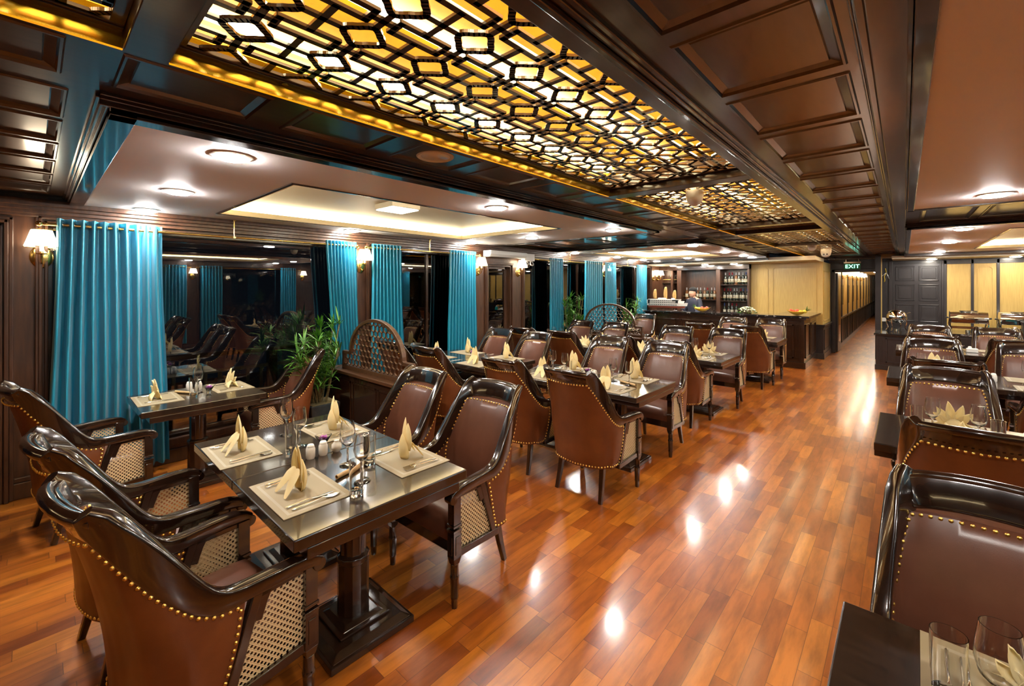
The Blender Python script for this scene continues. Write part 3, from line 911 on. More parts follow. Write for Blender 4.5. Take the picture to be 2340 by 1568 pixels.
# stub wall / pilaster beside the corridor door with vertical beads
m = MB(); m.box(-.50, -.40, 13.15, DOORY, 0, 2.42)
struct(m, 'wall_stub', 'slate', 0)
m = MB()
for k, d in enumerate((0, .055, .11)): m.box(-.40, -.385, 13.2 + d * 1.6, 13.22 + d * 1.6, 0, 2.40)
struct(m, 'trim_9', 'oak', 0, .003)
m = MB()
xs = 0.66
panels = []
while xs < RX - .2:
    for wd, arch in ((.37, 0), (.33, 1)):
        m.box(xs, xs + .045, FY - .03, DOORY, .70, 2.28)
        panels.append((xs + .045, xs + .045 + wd, arch)); xs += wd + .045
m.box(.66, RX, FY - .03, DOORY, 2.19, 2.30)
struct(m, 'trim_10', 'slate', 0, .004)
m = MB(); m2 = MB()
for a, b, arch in panels:
    b = min(b, RX - .05)
    m.box(a, b, FY - .012, FY, .70, 2.19)
    if arch:
        t = .012; x0, x1, z0, z1 = a + .05, b - .05, .85, 2.12; c = .05
        m2.box(x0, x0 + t, FY - .024, FY - .012, z0, z1 - c); m2.box(x1 - t, x1, FY - .024, FY - .012, z0, z1 - c); m2.box(x0 + c, x1 - c, FY - .024, FY - .012, z1 - t, z1)
        for xa, xb in ((x0, x0 + c), (x1, x1 - c)):
            bm = MB(); bar2(bm, (xa, z1 - c), (xb, z1), t, 0, .012, .004)
            m2.add([(v[0], FY - .012 - v[2], v[1]) for v in bm.v], bm.f)
struct(m, 'wall_far_panels', 'oak', 0); struct(m2, 'trim_11', 'oak', 0)

# ------------------------------------------------------------------ downlights
def downlight(x, y, z, lab, lamp='led'):
    t = root('downlight', (x, y, z), 0, lab, 'downlight', 'recessed ceiling downlights')
    MB().lathe([(.098, 0), (.098, -.006), (.084, -.010), (.080, -.003)], 28).build('rim', 'plastic', t)
    MB().lathe([(.079, -.0025), (.078, -.014), (.058, -.022), (1e-4, -.026)], 28).build('diffuser', lamp, t)
    return t
dl = Proto(downlight(0, 0, ZW, 'x')); dlow = Proto(downlight(0, 0, 2.3, 'x', 'led_low'))
DL = [(-2.62, .70, 'front left ceiling, nearest the aisle and the camera'), (-3.88, .70, 'front left ceiling, near edge of the tray, middle one'), (-5.02, .68, 'front left ceiling, near the blue curtain and window wall'),
      (-2.62, 2.70, 'front left ceiling, aisle side beside the tray'), (-5.0, 2.62, 'front left ceiling, window side beside the tray'),
      (-2.62, 4.72, 'front left ceiling, far corner on the aisle side'), (-3.88, 4.70, 'front left ceiling, far side of the tray, middle one'), (-5.02, 4.60, 'front left ceiling, far corner above the window pillar'),
      (-2.62, 7.40, 'back left ceiling, near the cross beam on the aisle side'), (-2.65, 9.26, 'back left ceiling, aisle side beside the tray'), (-5.0, 7.45, 'back left ceiling, near corner on the window side'), (-5.0, 9.2, 'back left ceiling, window side beside the tray'),
      (-2.66, 10.62, 'back left ceiling, aisle side just before the bar'), (-3.88, 10.6, 'back left ceiling, before the bar, middle one'), (-5.0, 10.6, 'back left ceiling, before the bar by the windows'),
      (.50, 4.80, 'front right ceiling, far corner by the aisle'), (.50, .70, 'front right ceiling, above the nearest right table'), (3.1, .70, 'front right ceiling, by the right wall'), (3.1, 2.7, 'front right ceiling, right wall side beside the tray'), (3.1, 4.8, 'front right ceiling, far corner by the right wall'), (1.8, 4.8, 'front right ceiling, far side of the tray'),
      (.52, 9.50, 'back right ceiling, aisle side beside the tray'), (.52, 12.0, 'back right ceiling, far corner above the buffet'), (.52, 7.40, 'back right ceiling, near corner by the beam'), (1.8, 12.0, 'back right ceiling, far side of the tray'), (3.1, 9.5, 'back right ceiling, right wall side'), (3.1, 7.4, 'back right ceiling, near corner by the right wall'), (1.8, 7.4, 'back right ceiling, near side of the tray')]
for x, y, l in DL: dl.put((x, y, ZW), 0, 'round white downlight in the ' + l)
for x, y, l in ((.45, 13.2, 'over the dark double door'), (1.66, 13.2, 'over the ochre wall panels right of the door'), (2.8, 13.2, 'over the ochre wall panels at the right')):
    dlow.put((x, y, 2.30), 0, 'round white downlight in the low ceiling ' + l)
for x, y, l in ((-4.75, 11.9, 'left'), (-3.9, 11.9, 'middle'), (-3.2, 11.9, 'right')):
    dlow.put((x, y, 2.27), 0, 'round white downlight above the bar shelves, ' + l + ' one')
# square lamps in the trays
def tray_lamp():
    t = root('ceiling_lamp', (0, 0, 0), 0, 'x', 'ceiling lamp')
    MB().box(-.16, .16, -.16, .16, -.055, 0).build('housing', 'plastic', t, 0, .01)
    MB().box(-.145, .145, -.145, .145, -.062, -.055).build('diffuser', 'panel_lamp', t, 0)
    return t
tl = Proto(tray_lamp())
for x, y, l in ((-3.72, 2.42, 'front left'), (-3.70, 8.75, 'back left'), (1.78, 2.6, 'front right'), (1.78, 9.6, 'back right')):
    tl.put((x, y, ZW + .125), 0, 'white ceiling lamp mounted in the recessed tray, ' + l + ' one', 'ceiling lamp')
# round speaker in the coffer, dome cameras
sp = root('ceiling_speaker', (-2.01, 1.56, ZS + .016), 0, 'round white speaker grille set in the dark coffered ceiling', 'speaker')
MB().lathe([(.108, 0), (.108, -.010), (.100, -.016), (.086, -.010)], 32).build('rim', 'plastic', sp)
MB().lathe([(.085, -.009), (.075, -.013), (.001, -.014)], 32).build('grille', 'porcelain', sp)
for (x, y, z, s_, lab) in ((-1.27, 3.63, 2.478, 1.35, 'large white dome camera hanging under the second lattice ceiling panel'), (-1.24, 9.5, 2.478, 1.5, 'small white dome camera under the fourth lattice ceiling panel'), (-1.22, 11.2, 2.478, 1.9, 'white dome camera with two dark lenses near the exit sign')):
    c = root('dome_camera', (x, y, z), 0, lab, 'camera')
    c.scale = (s_, s_, s_)
    MB().lathe([(.05, 0), (.05, -.03), (.047, -.045)], 24).build('base', 'plastic', c)
    MB().ball((0, 0, -.045), .046, 20, 12).build('dome', 'plastic', c)
    if 'two' in lab:
        for dx in (-.014, .014): MB().ball((dx, -.041, -.058), .008, 10, 6).build('lens', 'black', c)
    MB().cyl((0, 0, -.015), (0, 0, 0.02), .03, 12).build('bracket', 'plastic', c)

# ------------------------------------------------------------------ wall sconces
def sconce(one=True):
    t = root('wall_sconce', (0, 0, 0), 0, 'x', 'wall lamp', 'brass wall sconces')
    # local: wall at x=0, lamp reaches to +x
    mx = Matrix.Rotation(R(90), 4, 'Y')
    MB().lathe([(1e-4, .020), (.038, .018), (.058, .011), (.066, 0)], 24, (0, 0, 0), Matrix.Diagonal((1, 1.05, 1.42, 1)) @ mx).build('backplate', 'brass', t)
    a = MB().tube([(.01, 0, -.03), (.05, 0, -.055), (.09, 0, -.045), (.105, 0, -.01), (.105, 0, .02)], .006)
    a.lathe([(.002, 0), (.030, .006), (.034, .012), (.01, .014), (.008, .03)], 16, (.105, 0, .012))
    a.build('arm', 'brass', t)
    MB().cyl((.105, 0, .04), (.105, 0, .10), .012).build('candle_tube', 'porcelain', t)
    s_ = MB(); n = 24
    A = [[(.105 + r * math.cos(2 * PI * i / n), r * math.sin(2 * PI * i / n), z) for r, z in ((.100, .075), (.080, .140), (.060, .212))] for i in range(n)]
    s_.grid(A, True); s_.build('lamp_shade', 'shade', t)
    m = MB(); 
    m.tube([(.105 + .1005 * math.cos(2 * PI * i / n), .1005 * math.sin(2 * PI * i / n), .075) for i in range(n)], .003, 6, True)
    m.tube([(.105 + .0605 * math.cos(2 * PI * i / n), .0605 * math.sin(2 * PI * i / n), .212) for i in range(n)], .003, 6, True)
    m.build('shade_trim', 'brass', t)
    return t
sc = Proto(sconce())
for x, y, z, rz, l in ((WX, .045, 1.94, 0, 'left of the large blue curtain'), (WX, 2.86, 1.96, 0, 'on the pillar above the arched screen'), (WX, 4.94, 1.96, 0, 'just right of the fourth blue curtain'),
                    (WX, 5.96, 1.96, 0, 'right of the narrow window, under the emergency lamp'), (WX, 8.98, 1.98, 0, 'between two blue curtains near the second arched screen'), (RX, 2.85, 1.96, PI, 'on the right wall by the front windows'), (RX, 5.7, 1.96, PI, 'on the right wall, middle pillar'), (RX, 8.95, 1.96, PI, 'on the right wall, far pillar'), (RX, -.15, 1.96, PI, 'on the right wall beside the camera')):
    o = sc.put((x, y, z), rz, 'brass wall sconce with lit white shade, ' + l)
for dx, l in ((-5.10, 'left arm'), (-4.98, 'right arm')):
    sc.put((WX, 11.72 if dx < -5 else 12.0, 1.93), 0, 'brass wall sconce with lit shade by the left end of the bar shelves, ' + ('nearer one' if dx < -5 else 'farther one'))
for k in range(5):
    sc.put((-1.292, 15.37 + k * 1.75, 1.98), 0, 'brass wall sconce on the corridor pillar, %s from the door' % ['first', 'second', 'third', 'fourth', 'fifth'][k], None, 'corridor sconces')

# ------------------------------------------------------------------ curtains on brass rods
def curtain(y0t, y1t, y0b, y1b, folds, X, ztop, zbot, lab, seed=0, depth=.038):
    rnd = random.Random(seed)
    ph = [rnd.uniform(-.5, .5) for _ in range(folds + 2)]
    nu = folds * 10 + 1; nv = 16
    A = []; B = []
    for i in range(nu):
        s_ = i / (nu - 1); ra = []; rb = []
        for j in range(nv):
            t = j / (nv - 1)
            z = ztop + (zbot - ztop) * t
            k = s_ * folds
            f = int(min(k, folds - 1)); am = 1 + .35 * ph[f] * t
            wv = math.sin(2 * PI * k + .25 * math.sin(3 * t * PI + f) * t)
            y0 = y0t + (y0b - y0t) * t ** 1.2; y1 = y1t + (y1b - y1t) * t ** 1.2
            y = y0 + (y1 - y0) * s_ + .004 * math.sin(7 * t + f)
            x = X + depth * am * (.85 + .25 * t) * wv
            ra.append((x, y, z)); rb.append((x - .004, y, z))
        A.append(ra); B.append(rb)
    t = root('curtain', (0, 0, 0), 0, lab, 'curtain', 'teal curtains')
    MB().slab(A, B).build('drape', 'curtain', t, 80)
    m = MB()
    for k in range(folds):
        for q in (0.25,):
            yy = y0t + (y1t - y0t) * (k + .0 + q + .25) / folds
            if yy < y1t:
                pts = [(X + .022 * math.cos(a), yy, ztop - .05 + .022 * math.sin(a)) for a in [2 * PI * i / 12 for i in range(12)]]
                m.tube(pts, .0045, 6, True)
    m.build('eyelets', 'steel', t)
    return t
CX_ = WX + .145
curtain(.125, .80, .07, .86, 10, CX_, 2.25, .07, 'large teal satin curtain at the left, behind the front window table', 1, .056)
curtain(2.335, 2.72, 2.50, 2.80, 9, CX_, 2.25, .2, 'teal curtain swept to the right, left of the pillar sconce by the palm', 2, .032)
curtain(2.94, 3.38, 2.93, 3.45, 9, CX_, 2.25, .2, 'teal curtain hanging just right of the pillar behind the arched screen', 3, .034)
curtain(4.23, 4.78, 4.18, 4.80, 10, CX_, 2.25, .2, 'teal curtain beside the narrow window in the middle of the wall', 4, .034)
curtain(6.73, 7.17, 6.76, 7.22, 8, CX_, 2.25, .2, 'teal curtain left of the bushy plant at the third window', 5, .034)
curtain(7.98, 8.72, 7.93, 8.76, 9, CX_, 2.25, .2, 'teal curtain left of the far pillar behind the second arched screen', 6, .034)
curtain(8.80, 9.30, 8.80, 9.36, 8, CX_ + .02, 2.25, .2, 'teal curtain right of the far pillar behind the second arched screen', 7, .034)
curtain(10.42, 11.0, 10.4, 11.0, 9, CX_, 2.25, .2, 'teal curtain next to the left end of the bar', 8, .034)
for k, (a, b) in enumerate(((-.6, -.2), (.0, .5), (2.2, 2.7), (3.0, 3.5), (5.0, 5.45), (6.1, 6.5), (8.3, 8.8), (9.1, 9.6))):
    curtain(a, b, a, b, 7, RX - .145, 2.25, .2, 'teal curtain on the right-hand wall, %s one from the front' % ['first', 'second', 'third', 'fourth', 'fifth', 'sixth', 'seventh', 'eighth'][k], 20 + k, .034)
for a, b, l in ((.03, 2.74, 'over the front window'), (2.86, 4.86, 'over the second window'), (6.05, 8.80, 'over the third window'), (8.86, 11.0, 'over the fourth window, by the bar')):
    t = root('curtain_rod', (CX_, 0, 2.20), 0, 'brass curtain rod ' + l, 'curtain rod')
    MB().cyl((0, a, 0), (0, b, 0), .0125, 12).build('rod', 'brass', t)
    for e in (a, b):
        MB().ball((0, e, 0), .022, 12, 8).build('finial', 'brass', t)
    for yy in (a + .04, b - .04):
        MB().cyl((0, yy, 0), (WX - CX_, yy, 0), .007, 8).build('wall_bracket', 'brass', t)
    for yy in ((a + b) / 2,):
        m = MB(); m.cyl((0, yy, 0.0), (0, yy, .17), .006, 8); m.box(-.02, .02, yy - .012, yy + .012, .165, .18)
        m.lathe([(.017, -.008), (.017, .008)], 12, (0, yy, 0), None); m.build('bracket', 'brass', t)
for a, b, l in ((-.7, 2.8, 'front'), (2.9, 5.6, 'middle'), (6.0, 9.7, 'far')):
    t = root('curtain_rod', (RX - .145, 0, 2.20), 0, 'brass curtain rod on the right wall, %s windows' % l, 'curtain rod')
    MB().cyl((0, a, 0), (0, b, 0), .0125, 12).build('rod', 'brass', t)
    MB().cyl((0, (a + b) / 2, 0), (0, (a + b) / 2, .18), .006, 8).build('bracket', 'brass', t)

# unseen downlights added to brighten the corridor
for k in range(7):
    dlow.put((-.86, 14.6 + k * 2.2, 2.28), 0, 'added round downlight that brightens the corridor, %s from the door' % ['first', 'second', 'third', 'fourth', 'fifth', 'sixth', 'seventh'][k], None, 'added corridor downlights')
# ------------------------------------------------------------------ armchair
# local: sitter looks to +y, origin on the floor
HALF = [(0.272, 0.035), (0.274, -0.03), (0.273, -0.09), (0.268, -0.14), (0.255, -0.185), (0.225, -0.218), (0.17, -0.238), (0.09, -0.250), (0.0, -0.254)]
PLAN = HALF + [(-x, y) for x, y in reversed(HALF[:-1])]
def resample(P, n):
    P = [Vector(p) for p in P]; d = [0]
    for i in range(1, len(P)): d.append(d[-1] + (P[i] - P[i - 1]).length)
    out = []
    for k in range(n):
        t = d[-1] * k / (n - 1); i = 1
        while i < len(d) - 1 and d[i] < t: i += 1
        u = (t - d[i - 1]) / (d[i] - d[i - 1])
        out.append(P[i - 1].lerp(P[i], u))
    return out
def lean(z): return 0.150 * max(0, (z - .34) / .69) ** 1.9
def shell_pt(p, z, off=0.0, nrm=None):
    x, y = p
    k = 1.0 if z > .60 else 1 - .36 * (.60 - z) / .33          # leather front edge slopes back towards the floor
    y2 = -.254 + (y + .254) * k if y > -.12 else y + (0 if y < -.16 else 0) + ((-.254 + (y + .254) * k) - y) * max(0, (y + .16) / .04)
    sx = 1.0
    if z > .55: sx = 1 - .115 * ((z - .55) / .48)
    if z < .55: sx = 1 - .10 * ((.55 - z) / .30) * (1 if y < -.15 else .35)
    q = Vector((x * sx, y2 - lean(z), z))
    if off: q += nrm * off
    return q
TOPY = [(0.035, .615), (0.0, .615), (-.04, .622), (-.075, .645), (-.11, .695), (-.14, .765), (-.17, .855), (-.195, .935), (-.214, 1.0), (-.26, 1.0)]
def top_z(y):
    for i in range(len(TOPY) - 1):
        a, b = TOPY[i], TOPY[i + 1]
        if a[0] >= y >= b[0]: return a[1] + (b[1] - a[1]) * (a[0] - y) / (a[0] - b[0])
    return TOPY[0][1] if y > 0 else TOPY[-1][1]
def plan_frame(n):
    P = resample(PLAN, n); out = []
    for i in range(n):
        a = P[max(i - 1, 0)]; b = P[min(i + 1, n - 1)]
        t = (b - a).normalized()
        nr = Vector((-t.y, t.x, 0))
        if nr.dot(Vector((P[i].x, P[i].y + .05, 0))) < 0: nr = -nr
        out.append((P[i], nr))
    return out

def nail_row(mb, pts, nrm, gap=.0250, r=.0070):
    acc = 0.0; last = None; placed = [(pts[0], nrm[0])]
    d = 0.0
    for i in range(1, len(pts)):
        seg = (pts[i] - pts[i - 1]).length; s0 = 0.0
        while d + (seg - s0) >= gap:
            s0 += gap - d; d = 0.0; u = s0 / seg
            placed.append((pts[i - 1].lerp(pts[i], u), nrm[i - 1].lerp(nrm[i], u).normalized()))
        d += seg - s0
    for p, n in placed:
        q = n.to_track_quat('Z', 'Y').to_matrix().to_4x4()
        mb.lathe([(r, 0), (r * .8, r * .45), (1e-5, r * .7)], 7, (0, 0, 0), Matrix.Translation(p) @ q)

def make_chair():
    t = root('armchair', (0, 0, 0), 0, 'x', 'armchair', 'leather armchairs at the tables')
    NU = 45; NV = 13
    fr = plan_frame(NU)
    zb = .262
    # outer leather
    A = []; B = []
    for p, n in fr:
        zt = top_z(p.y) - .012
        ra, rb = [], []
        for j in range(NV):
            z = zb + .012 * abs(p.x) / .27 + (zt - zb) * j / (NV - 1)
            puff = .010 * math.sin(PI * j / (NV - 1)) ** .6
            ra.append(shell_pt(p, z, .012 + puff, n)); rb.append(shell_pt(p, z, -.006, n))
        A.append(ra); B.append(rb)
    MB().slab(A, B).build('leather_back', 'leather', t, 60)
    nm = MB()
    i1, i2 = 0, NU - 1
    top = [A[i][NV - 1] + fr[i][1] * .0035 - Vector((0, 0, .032 + .040 * min(1, max(0, (top_z(fr[i][0].y) - .66) / .2)))) for i in range(NU)]
    tn = [fr[i][1] for i in range(NU)]
    for i in range(1, NU - 1):
        tt = (A[i + 1][NV - 1] - A[i - 1][NV - 1]).normalized(); pd = fr[i][1].cross(tt)
        if pd.z > 0: pd = -pd
        pd = (pd - fr[i][1] * pd.dot(fr[i][1])).normalized()
        g = min(1, max(0, (top_z(fr[i][0].y) - .62) / .2))
        top[i] = A[i][NV - 1] + fr[i][1] * (.0035 + .006 * (1 - g)) + pd * (.034 + .018 * g)
    # in from the front edges
    top = [top[i] for i in range(1, NU - 1)]; tn2 = tn[1:-1]
    nail_row(nm, top, tn2)
    bot = [A[i][0] + fr[i][1] * .004 + Vector((0, 0, .016)) for i in range(1, NU - 1)]
    nail_row(nm, bot, tn2)
    for e in (0, NU - 1):
        nb = 1 if e == 0 else NU - 2
        ed = [A[e][j].lerp(A[nb][j], .6) + fr[e][1] * .003 for j in range(1, NV - 1)]
        ed = [ed[0] + Vector((0, 0, 0))] + ed
        nail_row(nm, ed, [fr[e][1]] * len(ed))
    nm.build('nailhead_trim', 'nail', t, 80)
    # inner upholstery: the back
    NI = 25; NJ = 13
    def inner_grid(x_of, zlo, zt_of, base_off, pf):
        A = []; B = []
        return A, B
    sub = [k for k in range(NU) if fr[k][0].y < -.12]
    A = []; B = []
    for q, k in enumerate(sub):
        p, n = fr[k]; u = q / (len(sub) - 1)
        zt = min(top_z(p.y) - .045, .925); ra, rb = [], []
        for j in range(NJ):
            v = j / (NJ - 1); z = .40 + (zt - .40) * v
            pf = .030 * (math.sin(PI * min(max(u, .001), .999)) ** .45) * (math.sin(PI * (.02 + .97 * v)) ** .4)
            ra.append(shell_pt(p, z, -.020 - pf, n)); rb.append(shell_pt(p, z, -.004, n))
        A.append(ra); B.append(rb)
    ub = MB().slab(A, B).build('back_upholstery', 'leather_in', t, 60)
    nm = MB()
    nail_row(nm, [A[i][NJ - 1] - fr[sub[i]][1] * .004 - Vector((0, 0, .006)) for i in range(1, len(sub) - 1)], [-fr[sub[i]][1] for i in range(1, len(sub) - 1)])
    for e, k in ((0, sub[0]), (len(sub) - 1, sub[-1])):
        pts = [A[e][j] - fr[k][1] * .006 for j in range(4, NJ)]
        nail_row(nm, pts, [-fr[k][1]] * len(pts))
    nm.build('nailhead_trim', 'nail', ub, 80)
    # inside arms
    for s_ in (0, 1):
        ks = [k for k in range(NU) if fr[k][0].y >= -.135 and ((fr[k][0].x > 0) == (s_ == 0))]
        A2 = []; B2 = []
        for q, k in enumerate(ks):
            p, n = fr[k]; u = q / (len(ks) - 1); zt = top_z(p.y) - .03; ra, rb = [], []
            for j in range(7):
                v = j / 6; z = .40 + (zt - .40) * v
                pf = .014 * math.sin(PI * (.05 + .9 * u)) ** .6 * math.sin(PI * (.05 + .9 * v)) ** .5
                ra.append(shell_pt(p, z, -.018 - pf, n)); rb.append(shell_pt(p, z, -.004, n))
            A2.append(ra); B2.append(rb)
        ua = MB().slab(A2, B2).build('arm_upholstery', 'leather_in', t, 60); nm = MB()
        pts = [A2[i][6] - fr[ks[i]][1] * .003 - Vector((0, 0, .006)) for i in range(len(ks))]
        nail_row(nm, pts, [-fr[k][1] for k in ks])
        e = 0 if s_ == 0 else len(ks) - 1
        pts = [A2[e][j] - fr[ks[e]][1] * .003 for j in range(1, 7)]
        nail_row(nm, pts, [-fr[ks[e]][1]] * 6)
        nm.build('nailhead_trim', 'nail', ua, 80)
    # show-wood rails: arms that sweep up to the crest
    for sx in (1, -1):
        path = []; secs = []; nrm = []
        front = [(.285, .285, .598, .021), (.287, .270, .615, .024), (.287, .235, .622, .026), (.285, .18, .624, .027), (.281, .12, .622, .028), (.276, .07, .621, .029)]
        for x, y, z, h in front:
            path.append(Vector((sx * x, y, z))); secs.append(rrect(.027, h, .011)); nrm.append(Vector((sx, 0, 0)))
        rr_ = lambda u: .030 + .020 * min(1, u * 1.6)
        k0 = [k for k in range(NU) if (fr[k][0].x * sx > 0) and fr[k][0].y > -.214 and fr[k][0].y < .04]
        if sx < 0: k0 = k0[::-1]
        for q, k in enumerate(k0):
            p, n = fr[k]; z = top_z(p.y) + .004
            u = q / len(k0)
            path.append(shell_pt(p, z, -.002, n)); nrm.append(n.copy()); secs.append(rrect(.027 - .003 * u, rr_(u), .012))
        last = path[-1]
        path.append(last + Vector((-sx * .004, -.032, .052))); nrm.append(nrm[-1]); secs.append(rrect(.021, .046, .012))
        path.append(last + Vector((-sx * .006, -.060, .076))); nrm.append(nrm[-1]); secs.append(rrect(.019, .026, .012))
        # smooth the path a little
        for _ in range(2):
            path = [path[0]] + [(path[i - 1] + path[i] * 2 + path[i + 1]) / 4 for i in range(1, len(path) - 1)] + [path[-1]]
        m = MB().sweep(path, secs, nrm)
        # curled tip
        m.cyl((sx * .285 - .026, .280, .588), (sx * .285 + .026, .280, .588), .026, 16)
        m.build('arm_rail', 'chairwood', t, 50, .003)
    # crest rail
    ks = [k for k in range(NU) if fr[k][0].y < -.20]
    path = []; nrm = []
    for k in ks:
        p, n = fr[k]; c = shell_pt(p, .978 + .012 * (1 - (p.x / .25) ** 2), .0, n)
        path.append(c); nrm.append(Vector((n.x * .5, n.y, -.36)).normalized())
    m = MB().sweep(path, rrect(.017, .054, .012), nrm)
    roll = [q + Vector((0, -.034, .042)) for q in path]
    m.sweep(roll, rrect(.020, .020, .016, 4), nrm)
    m.build('crest_rail', 'chairwood', t, 50, .002)
    # side frames
    for sx in (1, -1):
        m = MB()
        X = sx * .278
        def bar(p, q, hx=.016, hz=.018):
            p = Vector(p); q = Vector(q)
            m.sweep([p, q], [(hx, hz), (-hx, hz), (-hx, -hz), (hx, -hz)], Vector((1, 0, 0)))
        bar((X, .056, .61), (X, -.052, .262))             # sloping bar in front of the leather
        bar((X, .26, .285), (X, -.08, .272), .018, .020)
        pts = [(X, .115, .60), (X, .082, .555), (X, .062, .50)]
        m.sweep([Vector((X, .085 + .001, .60)), Vector((X, .068, .565)), Vector((X, .045, .50))], [(.014, .022), (-.014, .022), (-.014, -.022), (.014, -.022)], Vector((1, 0, 0)))
        m.box(min(X - .014, X + .014), X + .014, .045, .24, .575, .605)
        m.build('side_frame', 'chairwood', t, 40, .004)
        c = MB(); o = .0012
        ys = [(.235, .30), (.235, .585), (.12, .585), (.10, .578), (.085, .56), (-.055, .29)]
        n = len(ys)
        c.add([(X - o, y, z) for y, z in ys] + [(X + o, y, z) for y, z in ys], [tuple(range(n)), tuple(reversed(range(n, 2 * n)))])
        c.build('cane_panel', 'cane', t, 0)
        # front post and leg
        m = MB()
        m.box(X - .024, X + .024, .225, .275, .44, .60)
        m.box(X - .028, X + .028, .221, .279, .405, .42); m.box(X - .028, X + .028, .221, .279, .432, .445)
        m.box(X - .026, X + .026, .223, .277, .27, .405)
        m.box(X - .014, X + .014, .277, .280, .29, .385)
        m.box(min(X + sx * .026, X + sx * .029), max(X + sx * .026, X + sx * .029), .235, .265, .29, .385)
        m.frustum((.019, .019), .235, (.026, .026), .27, X, .25)
        m.lathe([(.0165, 0), (.020, .05), (.0215, .052), (.0215, .064), (.0205, .067), (.0235, .155), (.0255, .16), (.0255, .168), (.022, .175), (.022, .235)], 16, (X, .25, 0), None, .07)
        m.build('front_leg', 'chairwood', t, 40, .003)
        # sabre rear leg
        m = MB()
        pts = [(sx * .195, -.165, .32), (sx * .198, -.175, .22), (sx * .203, -.195, .12), (sx * .21, -.225, .0)]
        sec = [rrect(.021, .022, .004, 1), rrect(.020, .021, .004, 1), rrect(.018, .018, .004, 1), rrect(.015, .015, .004, 1)]
        m.sweep([Vector(p) for p in pts], sec, Vector((1, 0, 0)))
        m.build('rear_leg', 'chairwood', t, 40, .002)
    # seat
    m = MB(); m.box(-.262, .262, .225, .265, .285, .355); m.box(-.255, .255, -.16, .225, .285, .345)
    m.build('seat_rail', 'chairwood', t, 0, .006)
    A = []; B = []
    for i in range(13):
        ra, rb = [], []
        for j in range(13):
            u = i / 12 * 2 - 1; v = j / 12 * 2 - 1
            x = .252 * u; y = .055 + .215 * v
            if v < 0: x *= 1 - .12 * v * v
            e = (1 - abs(u) ** 8) * (1 - abs(v) ** 8)
            ra.append((x, y, .405 + .055 * e ** .5 + .018 * (1 - u * u) * (1 - v * v))); rb.append((x, y, .350))
        A.append(ra); B.append(rb)
    MB().slab(A, B).build('seat', 'leather_in', t, 60)
    return t
chair = Proto(make_chair())
def put_chair(x, y, rz, lab, dz=0):
    return chair.put((x, y, 0), rz, 'brown leather armchair, ' + lab)

# ------------------------------------------------------------------ pedestal tables
TD = .86
def make_table(wd=.746):
    t = root('pedestal_table', (0, 0, 0), 0, 'x', 'dining table', 'dark pedestal dining tables')
    h = wd / 2 - .001
    MB().box(-h, h, -TD / 2, TD / 2, .702, .75).build('tabletop', 'top', t, 0, .005)
    MB().box(-h + .0, h - .0, -TD / 2 + .05, TD / 2 - .05, .655, .7015).build('apron', 'wood', t, 0, .004)
    m = MB(); m.lathe([(.078, .33), (.062, .345), (.062, .655)], 24, (0, 0, 0), None, .07)
    m.lathe([(.075, .07), (.075, .335), (.079, .345), (.079, .36), (.066, .37)], 24, (0, 0, 0), None, .05)
    m.build('column', 'wood', t, 30, .002)
    m = MB(); m.box(-.215, .215, -.215, .215, 0, .035); m.frustum((.205, .205), .035, (.17, .17), .055); m.box(-.13, .13, -.13, .13, .055, .068); m.frustum((.11, .11), .068, (.085, .085), .085)
    m.build('base', 'wood', t, 0, .005)
    return t
table = Proto(make_table())

# layout: (name, x of each place, y centre of the table)
XL = (-2.803, -2.055); XW = (-4.62,)
TABLES = {}
def put_table(x, y, lab):
    table.put((x, y, 0), 0, 'dark lacquered pedestal dining table, ' + lab)
for (xs, yc, key, l) in ((XL, 1.08, 'T1', 'the front four-place group'), (XL, 3.86, 'T2', 'the second aisle row'), (XL, 6.16, 'T3', 'the third aisle row'), ((-2.71, -1.96), 8.83, 'T4', 'the fourth aisle row by the bar'),
                    ((-4.60,), .97, 'W1', 'the front window seat'), ((-4.63, -3.885), 3.90, 'W2', 'the second window row'), ((-4.50, -3.76), 6.16, 'W3', 'the third window row'), ((-4.70,), 8.65, 'W4', 'the last window seat beyond the arched screen'),
                    ((.235, .981), 1.215, 'R1', 'the nearest row right of the aisle'), ((.235, .981), 3.86, 'R2', 'the second row right of the aisle'), ((.235, .981), 6.40, 'R3', 'the third row right of the aisle'), ((.28, 1.02), 9.05, 'R4', 'the last row right of the aisle')):
    TABLES[key] = (xs, yc)
    for i, x in enumerate(xs):
        if key in ('T4',) : pass
        side = '' if len(xs) == 1 else (', left half' if i == 0 else ', right half')
        put_table(x, yc, l + side)
# chairs: dy from table centre to the chair origin; the crest then sits about 1 m from it
def two_sides(key, label, near=True, far=True, dn=.66, df=.66, only=None, jitter=()):
    xs, yc = TABLES[key]
    for i, x in enumerate(xs):
        side = 'left seat' if i == 0 else 'right seat'
        if len(xs) == 1: side = 'single seat'
        if near: put_chair(x + (.0), yc - dn, 0, '%s, near side, %s' % (label, side))
        if far: put_chair(x + .0, yc + df, PI, '%s, far side, %s' % (label, side))
put_chair(-2.0, .45, R(8), 'near side of the front table, right seat, largest at lower left')
put_chair(-2.755, .40, R(6), 'near side of the front table, left seat, behind the largest one')
put_chair(-2.05, 1.735, PI + R(2), 'far side of the front table, right seat next to the aisle')
put_chair(-2.775, 1.70, PI, 'far side of the front table, left seat')
put_chair(-4.39, .27, R(11), 'at the left frame edge, facing the front window table')
put_chair(-4.66, 1.63, PI + R(-4), 'far side of the front window table, beside the palm')
